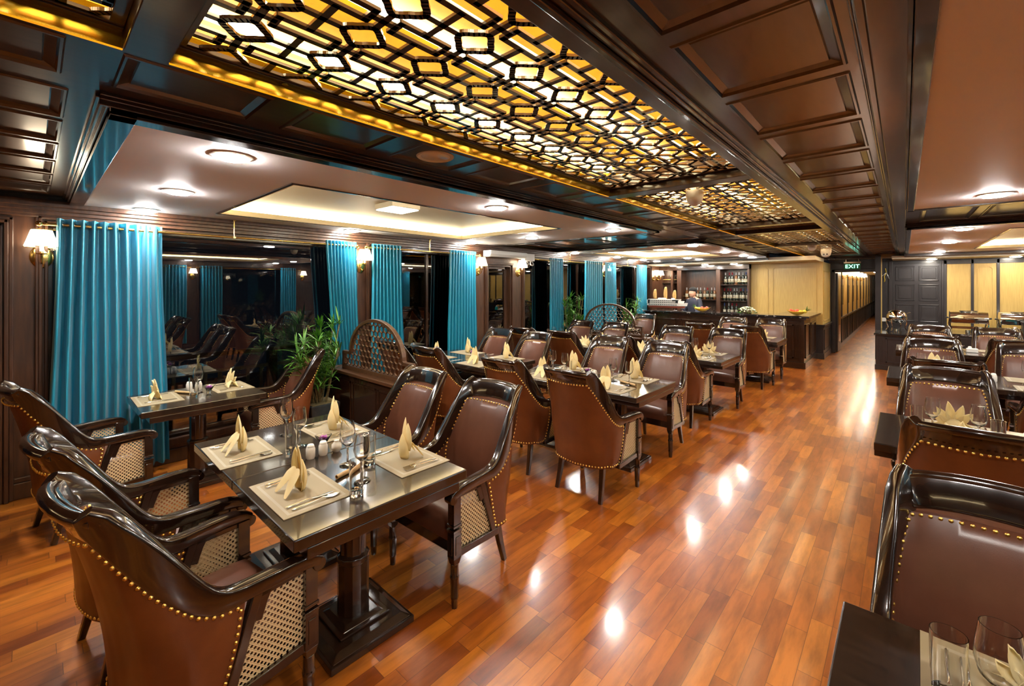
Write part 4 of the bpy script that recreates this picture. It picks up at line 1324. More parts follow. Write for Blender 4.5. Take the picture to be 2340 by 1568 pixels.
for x, y, rz, l in ((-1.96, 3.19, -1, 'near side of the second aisle table, right seat'), (-2.72, 3.21, 0, 'near side of the second aisle table, left seat'),
                    (-2.0, 4.50, 180, 'far side of the second aisle table, right seat'), (-2.73, 4.52, 181, 'far side of the second aisle table, left seat'),
                    (-3.89, 3.24, 0, 'near side of the second window table, right seat'), (-4.62, 3.24, 0, 'near side of the second window table, hidden behind the arched screen'),
                    (-3.84, 4.44, 180, 'far side of the second window table, right seat'), (-4.60, 4.47, 179, 'far side of the second window table, left seat by the window'),
                    (-2.10, 5.50, 0, 'near side of the third aisle table, right seat'), (-2.84, 5.54, 0, 'near side of the third aisle table, left seat'),
                    (-1.99, 6.80, 180, 'far side of the third aisle table, right seat'), (-2.72, 6.68, 180, 'far side of the third aisle table, left seat'),
                    (-3.74, 5.55, 0, 'near side of the third window table, right seat'), (-4.50, 5.55, 1, 'near side of the third window table, left seat'),
                    (-3.84, 6.70, 180, 'far side of the third window table, right seat'), (-4.52, 6.66, 180, 'far side of the third window table, left seat'),
                    (-1.94, 8.25, 0, 'near side of the fourth aisle table, right seat'), (-2.68, 8.25, 0, 'near side of the fourth aisle table, left seat'),
                    (-1.94, 9.43, 180, 'far side of the fourth aisle table, right seat by the bar'), (-2.62, 9.42, 180, 'far side of the fourth aisle table, left seat by the bar'),
                    (-4.46, 9.24, 182, 'last window seat beside the bar, right of the second arched screen'),
                    (.21, 1.72, 180, 'far side of the nearest right table, largest at lower right'), (1.0, 1.72, 180, 'far side of the nearest right table, beyond the frame edge'),
                    (.25, 3.28, 0, 'near side of the second right table, seen from behind'), (1.02, 3.28, 0, 'near side of the second right table, right seat'),
                    (.24, 4.47, 180, 'far side of the second right table, left seat'), (1.0, 4.47, 180, 'far side of the second right table, right seat'),
                    (.27, 5.76, 0, 'near side of the third right table, left seat'), (1.02, 5.76, 0, 'near side of the third right table, right seat'),
                    (.25, 7.06, 180, 'far side of the third right table, left seat'), (1.03, 7.02, 180, 'far side of the third right table, right seat'),
                    (.29, 8.40, 0, 'near side of the last right table, left seat'), (1.04, 8.36, 0, 'near side of the last right table, right seat'),
                    (.31, 9.62, 180, 'far side of the last right table, left seat'), (1.06, 9.64, 180, 'far side of the last right table, right seat')):
    put_chair(x, y, R(rz), l)

# ------------------------------------------------------------------ arched screens on dark cabinets
def screen(x0, x1, y, zb, label, arch_r, shelf=.74):
    t = root('arched_screen', (0, 0, 0), 0, 'dark wood arched screen with hexagon lattice, ' + label, 'screen')
    cx = (x0 + x1) / 2; hh = .17; zs = zb + hh
    hw = (x1 - x0) / 2; r = arch_r
    out = [(x0, zb), (x0, zs)]
    arc = [(cx - r * math.cos(PI * i / 28), zs + .02 + (r * .72) * math.sin(PI * i / 28)) for i in range(29)]
    path = [(x0, zb + .02), (x0, zs)] + [(cx - r - .02, zs)] + arc + [(cx + r + .02, zs), (x1, zs), (x1, zb + .02)]
    m = MB()
    def bar3(p, q, w_, d=.022, ext=.0):
        bm = MB(); bar2(bm, p, q, w_, -d, d, ext); m.add([(v[0], y + v[2], v[1]) for v in bm.v], bm.f)
    for i in range(len(path) - 1): bar3(path[i], path[i + 1], .034, .024, .006)
    bar3((x0, zb), (x1, zb), .045, .026, .018)
    m.build('frame', 'bark', t, 30, .003)
    # hexagon lattice
    m = MB(); a = .047; ww = .0075
    def inside(px, pz):
        if pz < zb or px < x0 or px > x1: return False
        if pz < zs: return True
        return ((px - cx) / (r)) ** 2 + ((pz - zs - .02) / (r * .72)) ** 2 < 1.02
    W_ = a * math.sqrt(3) * .5 * 1.0
    row = 0; z = zb + .01
    hx = .040; hz = .023; st = .030      # half width, slanted rise, straight half
    rowh = 2 * st + hz
    while z < zs + r * .75:
        off = hx * (row % 2)
        x = x0 - hx * 2 + off
        while x < x1 + hx:
            top = (x, z + st); bl = (x, z - st)
            segs = [((x - hx, z - st * .6), (x - hx, z + st * .6)), ((x - hx, z + st * .6), (x, z + st * .6 + hz)), ((x, z + st * .6 + hz), (x + hx, z + st * .6))]
            for p, q in segs:
                if inside((p[0] + q[0]) / 2, (p[1] + q[1]) / 2): bar3(p, q, ww, .008, .003)
            x += 2 * hx
        z += st * 1.2 + hz; row += 1
    m.build('lattice', 'bark', t, 0)
    return t
def cabinet(x0, x1, y0, y1, h, lab):
    t = root('partition_cabinet', (0, 0, 0), 0, lab, 'cabinet')
    MB().box(x0, x1, y0, y1, h - .035, h).build('top', 'bark', t, 0, .006)
    m = MB(); m.box(x0 + .02, x1 - .02, y0 + .03, y1 - .02, 0, h - .035)
    m.build('body', 'wood', t, 0, .004)
    m = MB(); n = 3; w_ = (x1 - x0 - .1) / n
    for i in range(n):
        a = x0 + .05 + i * w_
        for q in ((a + .02, a + .04, .16, h - .1), (a + w_ - .04, a + w_ - .02, .16, h - .1), (a + .02, a + w_ - .02, .16, .18), (a + .02, a + w_ - .02, h - .12, h - .1)):
            m.box(q[0], q[1], y0 + .022, y0 + .03, q[2], q[3])
    m.box(x0 + .01, x1 - .01, y0 + .015, y0 + .03, 0, .12)
    m.build('panel_moulding', 'wood', t, 0, .002)
cabinet(-5.10, -3.42, 2.33, 2.62, .745, 'dark wood partition cabinet carrying the arched screen behind the front window table')
screen(-4.86, -3.50, 2.45, .765, 'on the cabinet right of the palm', .52)
cabinet(-5.08, -3.45, 7.42, 7.72, .745, 'dark wood partition cabinet under the second arched screen near the bar')
screen(-4.96, -3.60, 7.57, .765, 'farther one before the bar', .54)

# ------------------------------------------------------------------ plants
def leaf_mesh(mb, base, yaw, pitch, L, wd, droop, n=6):
    A = []
    for i in range(n + 1):
        t = i / n; w_ = wd * math.sin(PI * (.08 + .9 * t)) ** .7
        r = L * t * math.cos(pitch); z = L * t * math.sin(pitch) - droop * t * t
        c = Vector(base) + Vector((math.cos(yaw) * r, math.sin(yaw) * r, z)); sd = Vector((-math.sin(yaw), math.cos(yaw), 0))
        A.append([tuple(c - sd * w_), tuple(c - Vector((0, 0, w_ * .4))), tuple(c + sd * w_)])
    mb.grid(A)
def palm(x, y, h, spread, stems, lab, seed, pot_h=.42, pot_w=.17, leafn=9, xmin=-5.10, ymax=0):
    rnd = random.Random(seed)
    t = root('potted_palm', (x, y, 0), 0, lab, 'plant')
    m = MB(); m.frustum((pot_w * .8, pot_w * .8), 0, (pot_w, pot_w), pot_h); m.build('planter', 'pot', t, 0, .01)
    MB().box(-pot_w * .9, pot_w * .9, -pot_w * .9, pot_w * .9, pot_h - .02, pot_h + .004).build('soil', 'stem', t, 0)
    st = MB(); lf = MB()
    for k in range(stems):
        a = rnd.uniform(0, 2 * PI); rr = rnd.uniform(.01, pot_w * .6)
        H = h * rnd.uniform(.6, 1.0)
        p0 = Vector((rr * math.cos(a), rr * math.sin(a), pot_h)); p1 = p0 * 1 + Vector((spread * .45 * math.cos(a), spread * .45 * math.sin(a), 0)); p1.z = H
        p1.x = max(p1.x, xmin - x + .1)
        st.tube([p0, p0.lerp(p1, .5) + Vector((0, 0, .05)), p1], .007, 6)
        for q in range(4):
            c = p0.lerp(p1, .46 + .18 * q)
            for i in range(leafn):
                yaw = rnd.uniform(0, 2 * PI)
                L = rnd.uniform(.15, .27)
                if c.x + math.cos(yaw) * L + x < xmin: yaw = PI - yaw
                if ymax and c.y + y + math.sin(yaw) * L > ymax: yaw = -yaw
                leaf_mesh(lf, c, yaw, R(rnd.uniform(15, 78)), L, rnd.uniform(.006, .0105), rnd.uniform(.02, .11))
    st.build('stems', 'stem', t); lf.build('foliage', 'leaf', t, 60)
palm(-4.80, 2.13, 1.28, .36, 18, 'green lady palm in a dark square pot between window and arched screen', 3, .42, .16, 11, -5.1, 2.32)
palm(-4.86, 7.20, 1.45, .26, 14, 'bushy green plant right of the third-window curtain', 5, .4, .14, 10, -5.1, 7.4)
palm(-4.92, 9.55, 1.35, .40, 9, 'dark green palm by the last window before the bar', 8, .4, .15, 10)
# ------------------------------------------------------------------ table settings
def solid(o, th):
    s_ = o.modifiers.new('solid', 'SOLIDIFY'); s_.thickness = th; s_.offset = 0
    return o
def petal(mb, base, yaw, h, wd, lean_, cup, n=8, k=6, p0=.14):
    c, s_ = math.cos(yaw), math.sin(yaw); A = []
    for i in range(n + 1):
        t = i / n; W = wd * math.sin(PI * (p0 + (1 - p0) * t)) ** .75 if t < 1 else .0005
        row = []
        for j in range(k + 1):
            u = j / k * 2 - 1
            x = u * W / 2; y = lean_ * t * t - cup * (1 - u * u) * math.sin(PI * min(1, .25 + t * .75)); z = h * t
            row.append((base[0] + x * c - y * s_, base[1] + x * s_ + y * c, base[2] + z))
        A.append(row)
    mb.grid(A)
def napkin_ears():
    t = root('napkin', (0, 0, 0), 0, 'x', 'napkin', 'folded cream napkins')
    m = MB()
    petal(m, (-.024, 0.004, .045), R(6), .150, .062, .004, -.014); petal(m, (.020, .006, .045), R(-8), .170, .064, -.006, -.014)
    solid(m.build('ears', 'napkin', t, 70), .0022)
    m = MB(); petal(m, (0, .016, .002), 0, .135, .092, .012, -.030, 10, 8, .2)
    petal(m, (0, .010, .002), 0, .075, .085, .004, -.018, 8, 8, .22)
    solid(m.build('front_wrap', 'napkin', t, 70), .0028)
    m = MB()
    for sx in (-1, 1):
        n = 10; A = []
        for i in range(7):
            q = i / 6; r = .011 + .023 * q ** .7 if i < 6 else .022
            cx = sx * (.050 - .030 * q); cy = -.066 + .060 * q; cz = .010 + .084 * q
            A.append([(cx + r * math.cos(a) * 1.15, cy + r * math.sin(a) * .5, max(.001, cz + r * math.sin(a) * .55)) for a in [2 * PI * j / n for j in range(n)]])
        for i in range(6):
            for j in range(n):
                a = i * n + j
        vs = [p for r_ in A for p in r_]
        m.add(vs, [(i * n + j, i * n + (j + 1) % n, (i + 1) * n + (j + 1) % n, (i + 1) * n + j) for i in range(6) for j in range(n)] + [tuple(range(n)), tuple(6 * n + j for j in range(n))])
    m.build('curled_tails', 'napkin', t, 70)
    return t
def napkin_fan():
    t = root('napkin', (0, 0, 0), 0, 'x', 'napkin', 'folded cream napkins')
    m = MB()
    for k, (yw, ln, h) in enumerate(((-38, -.02, .10), (-16, -.012, .135), (8, -.006, .15), (30, .0, .12), (50, .012, .095))):
        a = R(yw); bx = .10 * math.sin(a) * .35
        A = []
        n = 8
        for i in range(n + 1):
            t_ = i / n; W = .052 * math.sin(PI * (.2 + .8 * t_)) ** .8 if i < n else .001
            d = Vector((math.sin(a), 0, math.cos(a))); sd = Vector((math.cos(a), .25, -math.sin(a)))
            c = Vector((bx, .012 * (k - 2) * .6, .02)) + d * (h * t_) + Vector((0, .01 * math.sin(PI * t_), 0))
            A.append([tuple(c + sd * (W / 2 * u) + Vector((0, -.010 * (1 - u * u), 0))) for u in (-1, -.5, 0, .5, 1)])
        m.grid(A)
    solid(m.build('points', 'napkin', t, 70), .0022)
    m = MB()
    A = [[(-.105, -.035, .002), (0, -.040, .004), (.105, -.03, .002)], [(-.075, -.022, .022), (0, -.034, .04), (.07, -.02, .02)], [(-.02, 0, .05), (.0, -.004, .062), (.02, 0, .045)], [(-.06, .03, .02), (0, .034, .03), (.06, .03, .02)], [(-.09, .04, .002), (0, .045, .002), (.09, .04, .002)]]
    m.grid(A)
    solid(m.build('folded_base', 'napkin', t, 50), .004)
    return t
nap_a = Proto(napkin_ears()); nap_b = Proto(napkin_fan())

def make_mat():
    t = MB().box(-.215, .215, -.15, .15, 0, .003).build('placemat', 'placemat', None, 0)
    return tag(t, 'x', 'placemat', 'woven beige placemats')
p_mat = Proto(make_mat())
def cutlery(kind):
    """one piece lying along y, handle towards -y"""
    m = MB(); z = .006
    def strip(pts):
        A = [[(-w_, y, zz), (0, y, zz + th), (w_, y, zz)] for y, w_, zz, th in pts]
        B = [[(-w_, y, zz - .001), (0, y, zz - .001), (w_, y, zz - .001)] for y, w_, zz, th in pts]
        m.slab(A, B)
    hd = [(-.105, .001, z, .002), (-.100, .005, z, .003), (-.06, .0045, z, .0035), (-.01, .0028, z + .002, .003)]
    if kind == 'knife': strip(hd + [(0, .004, z, .003), (.03, .0085, z - .002, .002), (.08, .0095, z - .003, .0012), (.105, .004, z - .003, .001)])
    elif kind == 'fork':
        strip(hd + [(.03, .0025, z + .006, .002), (.048, .009, z + .003, .0015), (.062, .0115, z, .001)])
        for k in range(4): m.box(-.0112 + k * .0066, -.0085 + k * .0066, .061, .100, z - .001, z + .001)
    else: strip(hd + [(.035, .0025, z + .005, .002), (.048, .010, z + .001, -.001), (.065, .0185, z, -.005), (.085, .0185, z, -.005), (.102, .009, z, -.002), (.107, .001, z, 0)])
    o = m.build(kind, 'steel', None, 60)
    return tag(o, 'x', kind, {'knife': 'steel table knives', 'fork': 'steel table forks', 'spoon': 'steel table spoons'}[kind])
p_knife, p_fork, p_spoon = Proto(cutlery('knife')), Proto(cutlery('fork')), Proto(cutlery('spoon'))
def wine_glass():
    o = MB().lathe([(1e-4, 0.0000), (0.0415, 0.0000), (0.0415, 0.0025), (0.0122, 0.0062), (0.0051, 0.0149), (0.0046, 0.0930), (0.0122, 0.1017), (0.0317, 0.1215), (0.0396, 0.1513), (0.0378, 0.1860), (0.0320, 0.2294),
                    (0.0303, 0.2294), (0.0361, 0.1860), (0.0378, 0.1513), (0.0299, 0.1228), (0.0110, 0.1054), (1e-4, 0.1029)], 20).build('wine_glass', 'glass', None, 60)
    return tag(o, 'x', 'wine glass', 'stemmed wine glasses')
def tumbler():
    o = MB().lathe([(1e-4, 0.0000), (0.0284, 0.0000), (0.0294, 0.0057), (0.0326, 0.1590), (0.0310, 0.1590), (0.0278, 0.0284), (1e-4, 0.0241)], 20).build('tumbler', 'glass', None, 60)
    return tag(o, 'x', 'tumbler', 'straight clear tumblers')
p_wine, p_tumb = Proto(wine_glass()), Proto(tumbler())
def flower_glass():
    t = root('flower_glass', (0, 0, 0), 0, 'x', 'flower glass', 'small glasses of purple orchids')
    MB().lathe([(1e-4, 0), (.026, 0), (.026, .003), (.012, .008), (.010, .030), (.016, .036), (.046, .085), (.0445, .085), (.014, .040), (1e-4, .037)], 18).build('glass', 'glass', t, 50)
    m = MB()
    for k in range(9):
        a = k * 2.4; petal(m, (.010 * math.cos(a), .010 * math.sin(a), .050 + .003 * (k % 3)), a, .030, .026, .014, -.004, 4, 3)
    solid(m.build('orchid', 'petal', t, 70), .001)
    return t
def shaker(kind):
    t = root(kind, (0, 0, 0), 0, 'x', 'shaker' if kind != 'toothpick_jar' else 'jar', 'white porcelain cruets')
    if kind == 'toothpick_jar': MB().lathe([(1e-4, 0.0000), (0.0168, 0.0000), (0.0291, 0.0212), (0.0269, 0.0425), (0.0134, 0.0566), (0.0157, 0.0649), (0.0112, 0.0661), (1e-4, 0.0531)], 18).build('body', 'porcelain', t, 60)
    else:
        MB().lathe([(1e-4, 0.0000), (0.0202, 0.0000), (0.0246, 0.0118), (0.0246, 0.0531), (0.0202, 0.0637), (0.0196, 0.0649)], 18).build('body', 'porcelain', t, 60)
        MB().lathe([(0.0196, 0.0655), (0.0202, 0.0684), (0.0146, 0.0779), (1e-4, 0.0802)], 18).build('cap', 'porcelain', t, 60)
    return t
p_flow, p_salt, p_tooth = Proto(flower_glass()), Proto(shaker('shaker')), Proto(shaker('toothpick_jar'))
def paper_roll():
    m = MB(); n = 16
    m.lathe([(.0105, -.105), (.0105, .105), (.0085, .105), (.0085, -.105), (.0105, -.105)], n, (0, 0, 0), Matrix.Translation((0, 0, .0105)) @ Matrix.Rotation(R(90), 4, 'X'))
    return tag(m.build('menu_roll', 'kraft', None, 60), 'x', 'paper roll', 'rolled kraft paper menus')
p_roll = Proto(paper_roll())
TZ = .7505
rj = random.Random(11)
def setting(x, y, side, where, nap='a', full=True, wine=True, tum=False, yaw=0, left=True, cut=(1, 1, 1, 1), wdx=.10):
    """side -1: diner sits towards the camera (near); +1: far side"""
    s_ = 1 if side < 0 else -1
    rz = (0 if side < 0 else PI) + R(yaw)
    p_mat.put((x, y, TZ), rz * 1.0 + R(rj.uniform(-1.5, 1.5)), 'beige woven placemat, ' + where)
    pr = nap_a if nap == 'a' else nap_b
    kind = 'cream napkin folded with two tall ears' if nap == 'a' else 'cream napkin folded as a pointed fan'
    pr.put((x - .01 * s_, y - .015 * s_, TZ + .0035), rz + R(rj.uniform(-8, 8)), kind + ', ' + where)
    z = TZ + .0035
    if full:
        items = [(p_fork, -.165, 'outer fork'), (p_fork, -.138, 'inner fork'), (p_knife, .130, 'knife'), (p_spoon, .165, 'spoon')]
        for q, (pr, dx, nm) in enumerate(items):
            if not cut[q]: continue
            pr.put((x + s_ * dx, y + s_ * rj.uniform(-.012, .01), z), rz + R(rj.uniform(-3, 3)), 'steel %s, %s' % (nm, where))
    if wine: p_wine.put((x + wdx * s_, y + .235 * s_, TZ), 0, 'stemmed wine glass, ' + where)
    if tum: p_tumb.put((x + (wdx + .075) * s_, y + .20 * s_, TZ), 0, 'clear tumbler, ' + where)
def near_far(key, lab, nap, full, wine=True, tum=(1, 0, 0, 1), skip=()):
    xs, yc = TABLES[key]; k = 0
    for i, x in enumerate(xs):
        hv = '' if len(xs) == 1 else ('left ' if i == 0 else 'right ')
        for side, nm in ((-1, 'near'), (1, 'far')):
            if (i, side) in skip: k += 1; continue
            setting(x, yc + side * .262, side, '%s%s place of %s' % (hv, nm, lab), nap, full, wine, bool(tum[k])); k += 1
# front table, placed one by one
L1 = ' of the front table'
setting(-2.075, .83, -1, 'right near place' + L1, 'a', True, False)
setting(-2.82, .80, -1, 'left near place' + L1, 'a', True, False)
setting(-2.05, 1.375, 1, 'right far place' + L1, 'a', True, False)
setting(-2.81, 1.33, 1, 'left far place' + L1, 'a', True, False)
for x, y, l in ((-2.925, 1.085, 'leftmost, behind the left napkin'), (-2.66, 1.06, 'second from the left, beside the tumbler'), (-2.19, 1.12, 'third, right of the white shakers'), (-1.96, 1.075, 'rightmost, beside the paper roll')):
    p_wine.put((x, y, TZ), 0, 'stemmed wine glass on the front table, ' + l)
for x, y, l in ((-2.59, .985, 'left one, near the middle seam'), (-2.115, 1.205, 'middle one behind the wine glasses'), (-1.845, .985, 'right one nearest the camera')):
    p_tumb.put((x, y, TZ), 0, 'clear tumbler on the front table, ' + l)
p_flow.put((-2.50, 1.13, TZ), 0, 'small glass of purple orchid in the middle of the front table')
p_salt.put((-2.425, 1.025, TZ), 0, 'white porcelain shaker on the front table, left of two'); p_salt.put((-2.425, 1.095, TZ), 0, 'white porcelain shaker on the front table, right of two')
p_tooth.put((-2.42, 1.17, TZ), 0, 'white porcelain toothpick jar beside the shakers on the front table')
p_roll.put((-2.10, 1.10, TZ), R(18), 'rolled kraft menu lying on the front table by the right wine glass')
# front window table
L2 = 'front window table'
setting(-4.66, .70, -1, 'near place of the ' + L2, 'b', True, False, cut=(0, 1, 1, 0))
setting(-4.72, 1.24, 1, 'far place of the ' + L2, 'b', True, False, cut=(0, 1, 1, 0))
p_wine.put((-4.66, .985, TZ), 0, 'stemmed wine glass on the front window table'); p_tumb.put((-4.56, .93, TZ), 0, 'clear tumbler on the front window table')
p_flow.put((-4.50, 1.03, TZ), 0, 'small glass of purple orchid on the front window table')
p_salt.put((-4.84, .955, TZ), 0, 'white porcelain shaker on the front window table, left of two'); p_salt.put((-4.80, 1.02, TZ), 0, 'white porcelain shaker on the front window table, right of two')
p_roll.put((-4.72, .90, TZ), R(-62), 'rolled kraft menu lying on the front window table')
near_far('T2', 'second aisle table', 'a', True)
near_far('W2', 'second window table', 'a', False, False, (0, 0, 0, 0))
near_far('T3', 'third aisle table', 'b', True)
near_far('W3', 'third window table', 'b', False, True, (0, 0, 0, 0))
near_far('T4', 'fourth aisle table', 'b', False, False, (0, 0, 0, 0))
near_far('W4', 'last window table', 'b', False, False, (0, 0, 0, 0))
near_far('R2', 'second right table', 'b', True, True, (1, 1, 0, 0))
near_far('R3', 'third right table', 'a', False, True, (1, 0, 1, 0))
near_far('R4', 'last right table', 'b', False, True, (0, 0, 0, 0))
# nearest right table: seen from above at the lower right corner
setting(.245, 1.485, 1, 'left far place of the nearest right table', 'b', True, False)
setting(1.0, 1.485, 1, 'right far place of the nearest right table', 'b', True, False)
p_tumb.put((.075, 1.40, TZ), 0, 'clear tumbler on the nearest right table, left edge'); p_wine.put((.150, 1.37, TZ), 0, 'stemmed wine glass on the nearest right table beside the tumbler')
for key, l, sh in (('T2', 'second aisle table', 1), ('T3', 'third aisle table', 1), ('W2', 'second window table', 1), ('R2', 'second right table', 0), ('R3', 'third right table', 1), ('R4', 'last right table', 1), ('W4', 'last window table', 0)):
    xs, yc = TABLES[key]; xm = sum(xs) / len(xs)
    if len(xs) == 1: xm += .12
    p_flow.put((xm - .04, yc + .05, TZ), 0, 'small glass of purple orchid in the middle of the ' + l)
    if sh:
        p_salt.put((xm + .05, yc - .02, TZ), 0, 'white porcelain shaker in the middle of the %s, left of two' % l); p_salt.put((xm + .055, yc + .045, TZ), 0, 'white porcelain shaker in the middle of the %s, right of two' % l)
for x, y, rz, l in ((-2.62, 3.80, 80, 'second aisle table, left half'), (-1.98, 3.86, 70, 'second aisle table, right half'), (.2, 3.9, 85, 'second right table')):
    p_roll.put((x, y, TZ), R(rz), 'rolled kraft menu lying on the ' + l)

# ------------------------------------------------------------------ bar counter
BZ = 1.085
t = root('bar_counter', (0, 0, 0), 0, 'long dark panelled bar counter with black marble top at the far left', 'bar counter')
m = MB(); m.box(-4.98, -1.42, 10.50, 11.10, BZ - .04, BZ); m.box(-2.1, -1.42, 11.10, 12.26, BZ - .04, BZ)
m.build('marble_top', 'marble', t, 0, .006)
m = MB(); m.box(-4.92, -1.52, 10.60, 11.02, .0, BZ - .041); m.box(-2.0, -1.52, 11.02, 12.26, 0, BZ - .041)
m.box(-4.94, -1.48, 10.56, 11.02, BZ - .085, BZ - .041); m.box(-2.0, -1.48, 11.0, 12.26, BZ - .085, BZ - .041); m.box(-4.94, -1.49, 10.57, 11.02, 0, .13); m.box(-2.0, -1.49, 11.0, 12.26, 0, .13)
m.build('body', 'wood', t, 0, .004)
m = MB()
for k in range(4):
    a = -4.85 + k * .82
    for q in ((a, a + .03, .2, .9), (a + .66, a + .69, .2, .9), (a, a + .69, .2, .23), (a, a + .69, .87, .9)): m.box(q[0], q[1], 10.582, 10.60, q[2], q[3])
    for q in range(4): m.box(a + .715 + q * .022, a + .725 + q * .022, 10.59, 10.60, .2, .9)
for y0, y1 in ((10.72, 11.3), (11.4, 12.1)):
    for q in ((y0, y0 + .03, .2, .9), (y1 - .03, y1, .2, .9), (y0, y1, .2, .23), (y0, y1, .87, .9)): m.box(-1.52, -1.502, *q)
m.build('panel_moulding', 'wood', t, 0, .003)

# back bar with shelves
t = root('back_bar', (0, 0, 0), 0, 'dark wood back bar with bottle shelves against the far left wall', 'shelving')
YS0, YS1 = 12.16, BACKY
m = MB()
for x0, x1 in ((-5.25, -5.17), (-4.92, -4.86), (-4.74, -4.62), (-3.70, -3.60), (-2.95, -2.905)): m.box(x0, x1, YS0, YS1, 0, 2.26)
m.build('upright', 'wall_wood', t, 0, .004)
m = MB(); m.box(-5.25, -2.905, YS0 - .02, YS1, 2.14, 2.26); m.build('cornice', 'wood', t, 0, .005)
m = MB(); m.box(-3.60, -2.95, YS1 - .02, YS1, 0, 2.14); m.box(-4.62, -3.70, YS1 - .02, YS1, 0, 2.14); m.box(-4.86, -4.74, YS1 - .02, YS1, 0, 2.14); m.box(-5.17, -4.92, YS1 - .2, YS1, 0, 2.14)
m.build('back_panel', 'wall_wood', t, 0)
for x0, x1, z in ((-3.60, -2.95, 1.74), (-3.60, -2.95, 1.32), (-4.62, -3.70, 1.34), (-5.17, -4.74, 1.80)):
    MB().box(x0, x1, YS0 + .04, YS1 - .02, z - .022, z).build('shelf', 'wood', t, 0, .002)
    MB().cyl((x0, YS0 + .05, z + .085), (x1, YS0 + .05, z + .085), .005, 8).build('guard_rail', 'brass', t)
m = MB(); m.box(-5.25, -2.905, 11.95, YS0, 0, .90); m.box(-5.25, -2.905, YS0, YS1 - .02, .86, .90); m.build('lower_cabinet', 'wood', t, 0, .005)
MB().box(-5.25, -2.905, 11.92, YS1 - .02, .901, .935).build('worktop', 'marble', t, 0, .004)

def bottle(body, foil, lab=True, s_=1.0):
    t = root('bottle', (0, 0, 0), 0, 'x', 'bottle')
    MB().lathe([(1e-4, 0), (.036, 0), (.038, .006), (.038, .185), (.030, .215), (.0145, .245), (.0135, .25)], 14).build('body', body, t, 50)
    MB().lathe([(.0142, .2505), (.0142, .305), (.0155, .307), (.0155, .318), (1e-4, .319)], 12).build('cap', foil, t, 50)
    if lab: MB().lathe([(.0386, .06), (.0388, .062), (.0388, .148), (.0386, .15)], 14).build('paper_label', 'label', t, 50)
    return t
B = {'red': Proto(bottle('bottle', 'foilred')), 'white': Proto(bottle('bottle', 'foilwhite')), 'blue': Proto(bottle('bottle', 'foilblue')), 'amber': Proto(bottle('amberbottle', 'foilwhite'))}
desc = {'red': 'dark wine bottle with red foil cap', 'white': 'dark bottle with silver cap', 'blue': 'dark bottle with navy foil cap', 'amber': 'amber spirits bottle with silver cap'}
ordn = ['first', 'second', 'third', 'fourth', 'fifth', 'sixth', 'seventh', 'eighth', 'ninth', 'tenth', 'eleventh']
def shelf_of(kinds, x0, x1, z, y, where, grp):
    n = len(kinds)
    for i, k in enumerate(kinds):
        x = x0 + (x1 - x0) * (i + .5) / n
        B[k].put((x, y + (.03 if i % 2 else -.02), z), 0, '%s, %s from the left on %s' % (desc[k], ordn[i], where), None, grp)
shelf_of(['white', 'red', 'red', 'amber', 'white', 'white', 'blue'], -3.56, -2.98, 1.741, 12.36, 'the top right shelf', 'bottles on the top right shelf')
shelf_of(['red', 'red', 'red', 'white', 'white', 'red', 'blue', 'blue'], -3.58, -2.97, 1.321, 12.36, 'the middle right shelf', 'bottles on the middle right shelf')
shelf_of(['amber', 'red', 'white', 'amber', 'white', 'amber', 'red', 'white', 'amber'], -4.58, -3.74, 1.341, 12.36, 'the long middle shelf', 'bottles on the long middle shelf')
shelf_of(['blue', 'white', 'red', 'red'], -3.57, -3.2, .936, 12.3, 'the back worktop', 'bottles on the back worktop')
for k in range(4):
    p_wine.put((-4.95 + .05 * k, 12.28, 1.801), 0, 'small stemmed glass, %s from the left on the upper left bar shelf' % ordn[k])
for k in range(3):
    p_wine.put((-3.88 + .07 * k, 12.1, .936), 0, 'stemmed glass standing on the back worktop, %s from the left' % ordn[k])

# model cruise boat
t = root('model_ship', (-4.48, 10.80, BZ), 0, 'white and dark model cruise boat with three tan sails on the bar', 'model ship')
t.scale = (1.15, 1.15, 1.2)
def hull(z0, z1, h0, h1, x0, x1, mat_, nm, par):
    A = []; B_ = []
    n = 14
    for i in range(n + 1):
        u = i / n; x = x0 + (x1 - x0) * u
        w_ = .085 * (1 - max(0, (u - .72) / .28) ** 2.0) * (1 - .3 * max(0, (.12 - u) / .12))
        A.append([(x, -w_ * h1, z1 + .02 * u * u), (x, w_ * h1, z1 + .02 * u * u)]); B_.append([(x - .02 * u, -w_ * h0, z0), (x - .02 * u, w_ * h0, z0)])
    return MB().slab(A, B_).build(nm, mat_, par, 40)
hull(.055, .10, .6, .95, -.40, .42, 'shipred', 'keel', t)
hull(.10, .145, .95, 1.0, -.42, .47, 'shirt', 'lower_deck', t)
hull(.150, .185, .97, .97, -.43, .40, 'shirt', 'middle_deck', t)
hull(.190, .222, .93, .93, -.43, .33, 'shirt', 'upper_deck', t)
m = MB(); m.box(-.40, .28, -.075, .075, .14, .225)
for z in (.112, .158, .197):
    for k in range(15): m.box(-.37 + k * .043, -.345 + k * .043, -.089, .089, z, z + .018)
m.build('cabin_windows', 'black', t, 0)
m = MB(); m.box(-.40, .20, -.06, .06, .225, .235); m.box(-.18, .0, -.045, .045, .235, .262); m.box(.12, .2, -.04, .04, .235, .26); m.build('sun_deck', 'shirt', t, 0, .003)
for k, (x, h) in enumerate(((-.24, .20), (0.0, .25), (.20, .18))):
    mast = MB().cyl((x, 0, .225), (x, 0, .26 + h), .005, 8).build('mast', 'bark', t)
    A = []
    for i in range(7):
        u = i / 6; w_ = .055 * math.sin(PI * (.25 + .6 * u)); A.append([(x - w_ - .01, .0, .245 + h * u * .98), (x, -.02, .25 + h * u), (x + w_ * .35, 0, .24 + h * u * 1.0)])
    solid(MB().grid(A).build('sail', 'sail', mast, 60), .004)
m = MB()
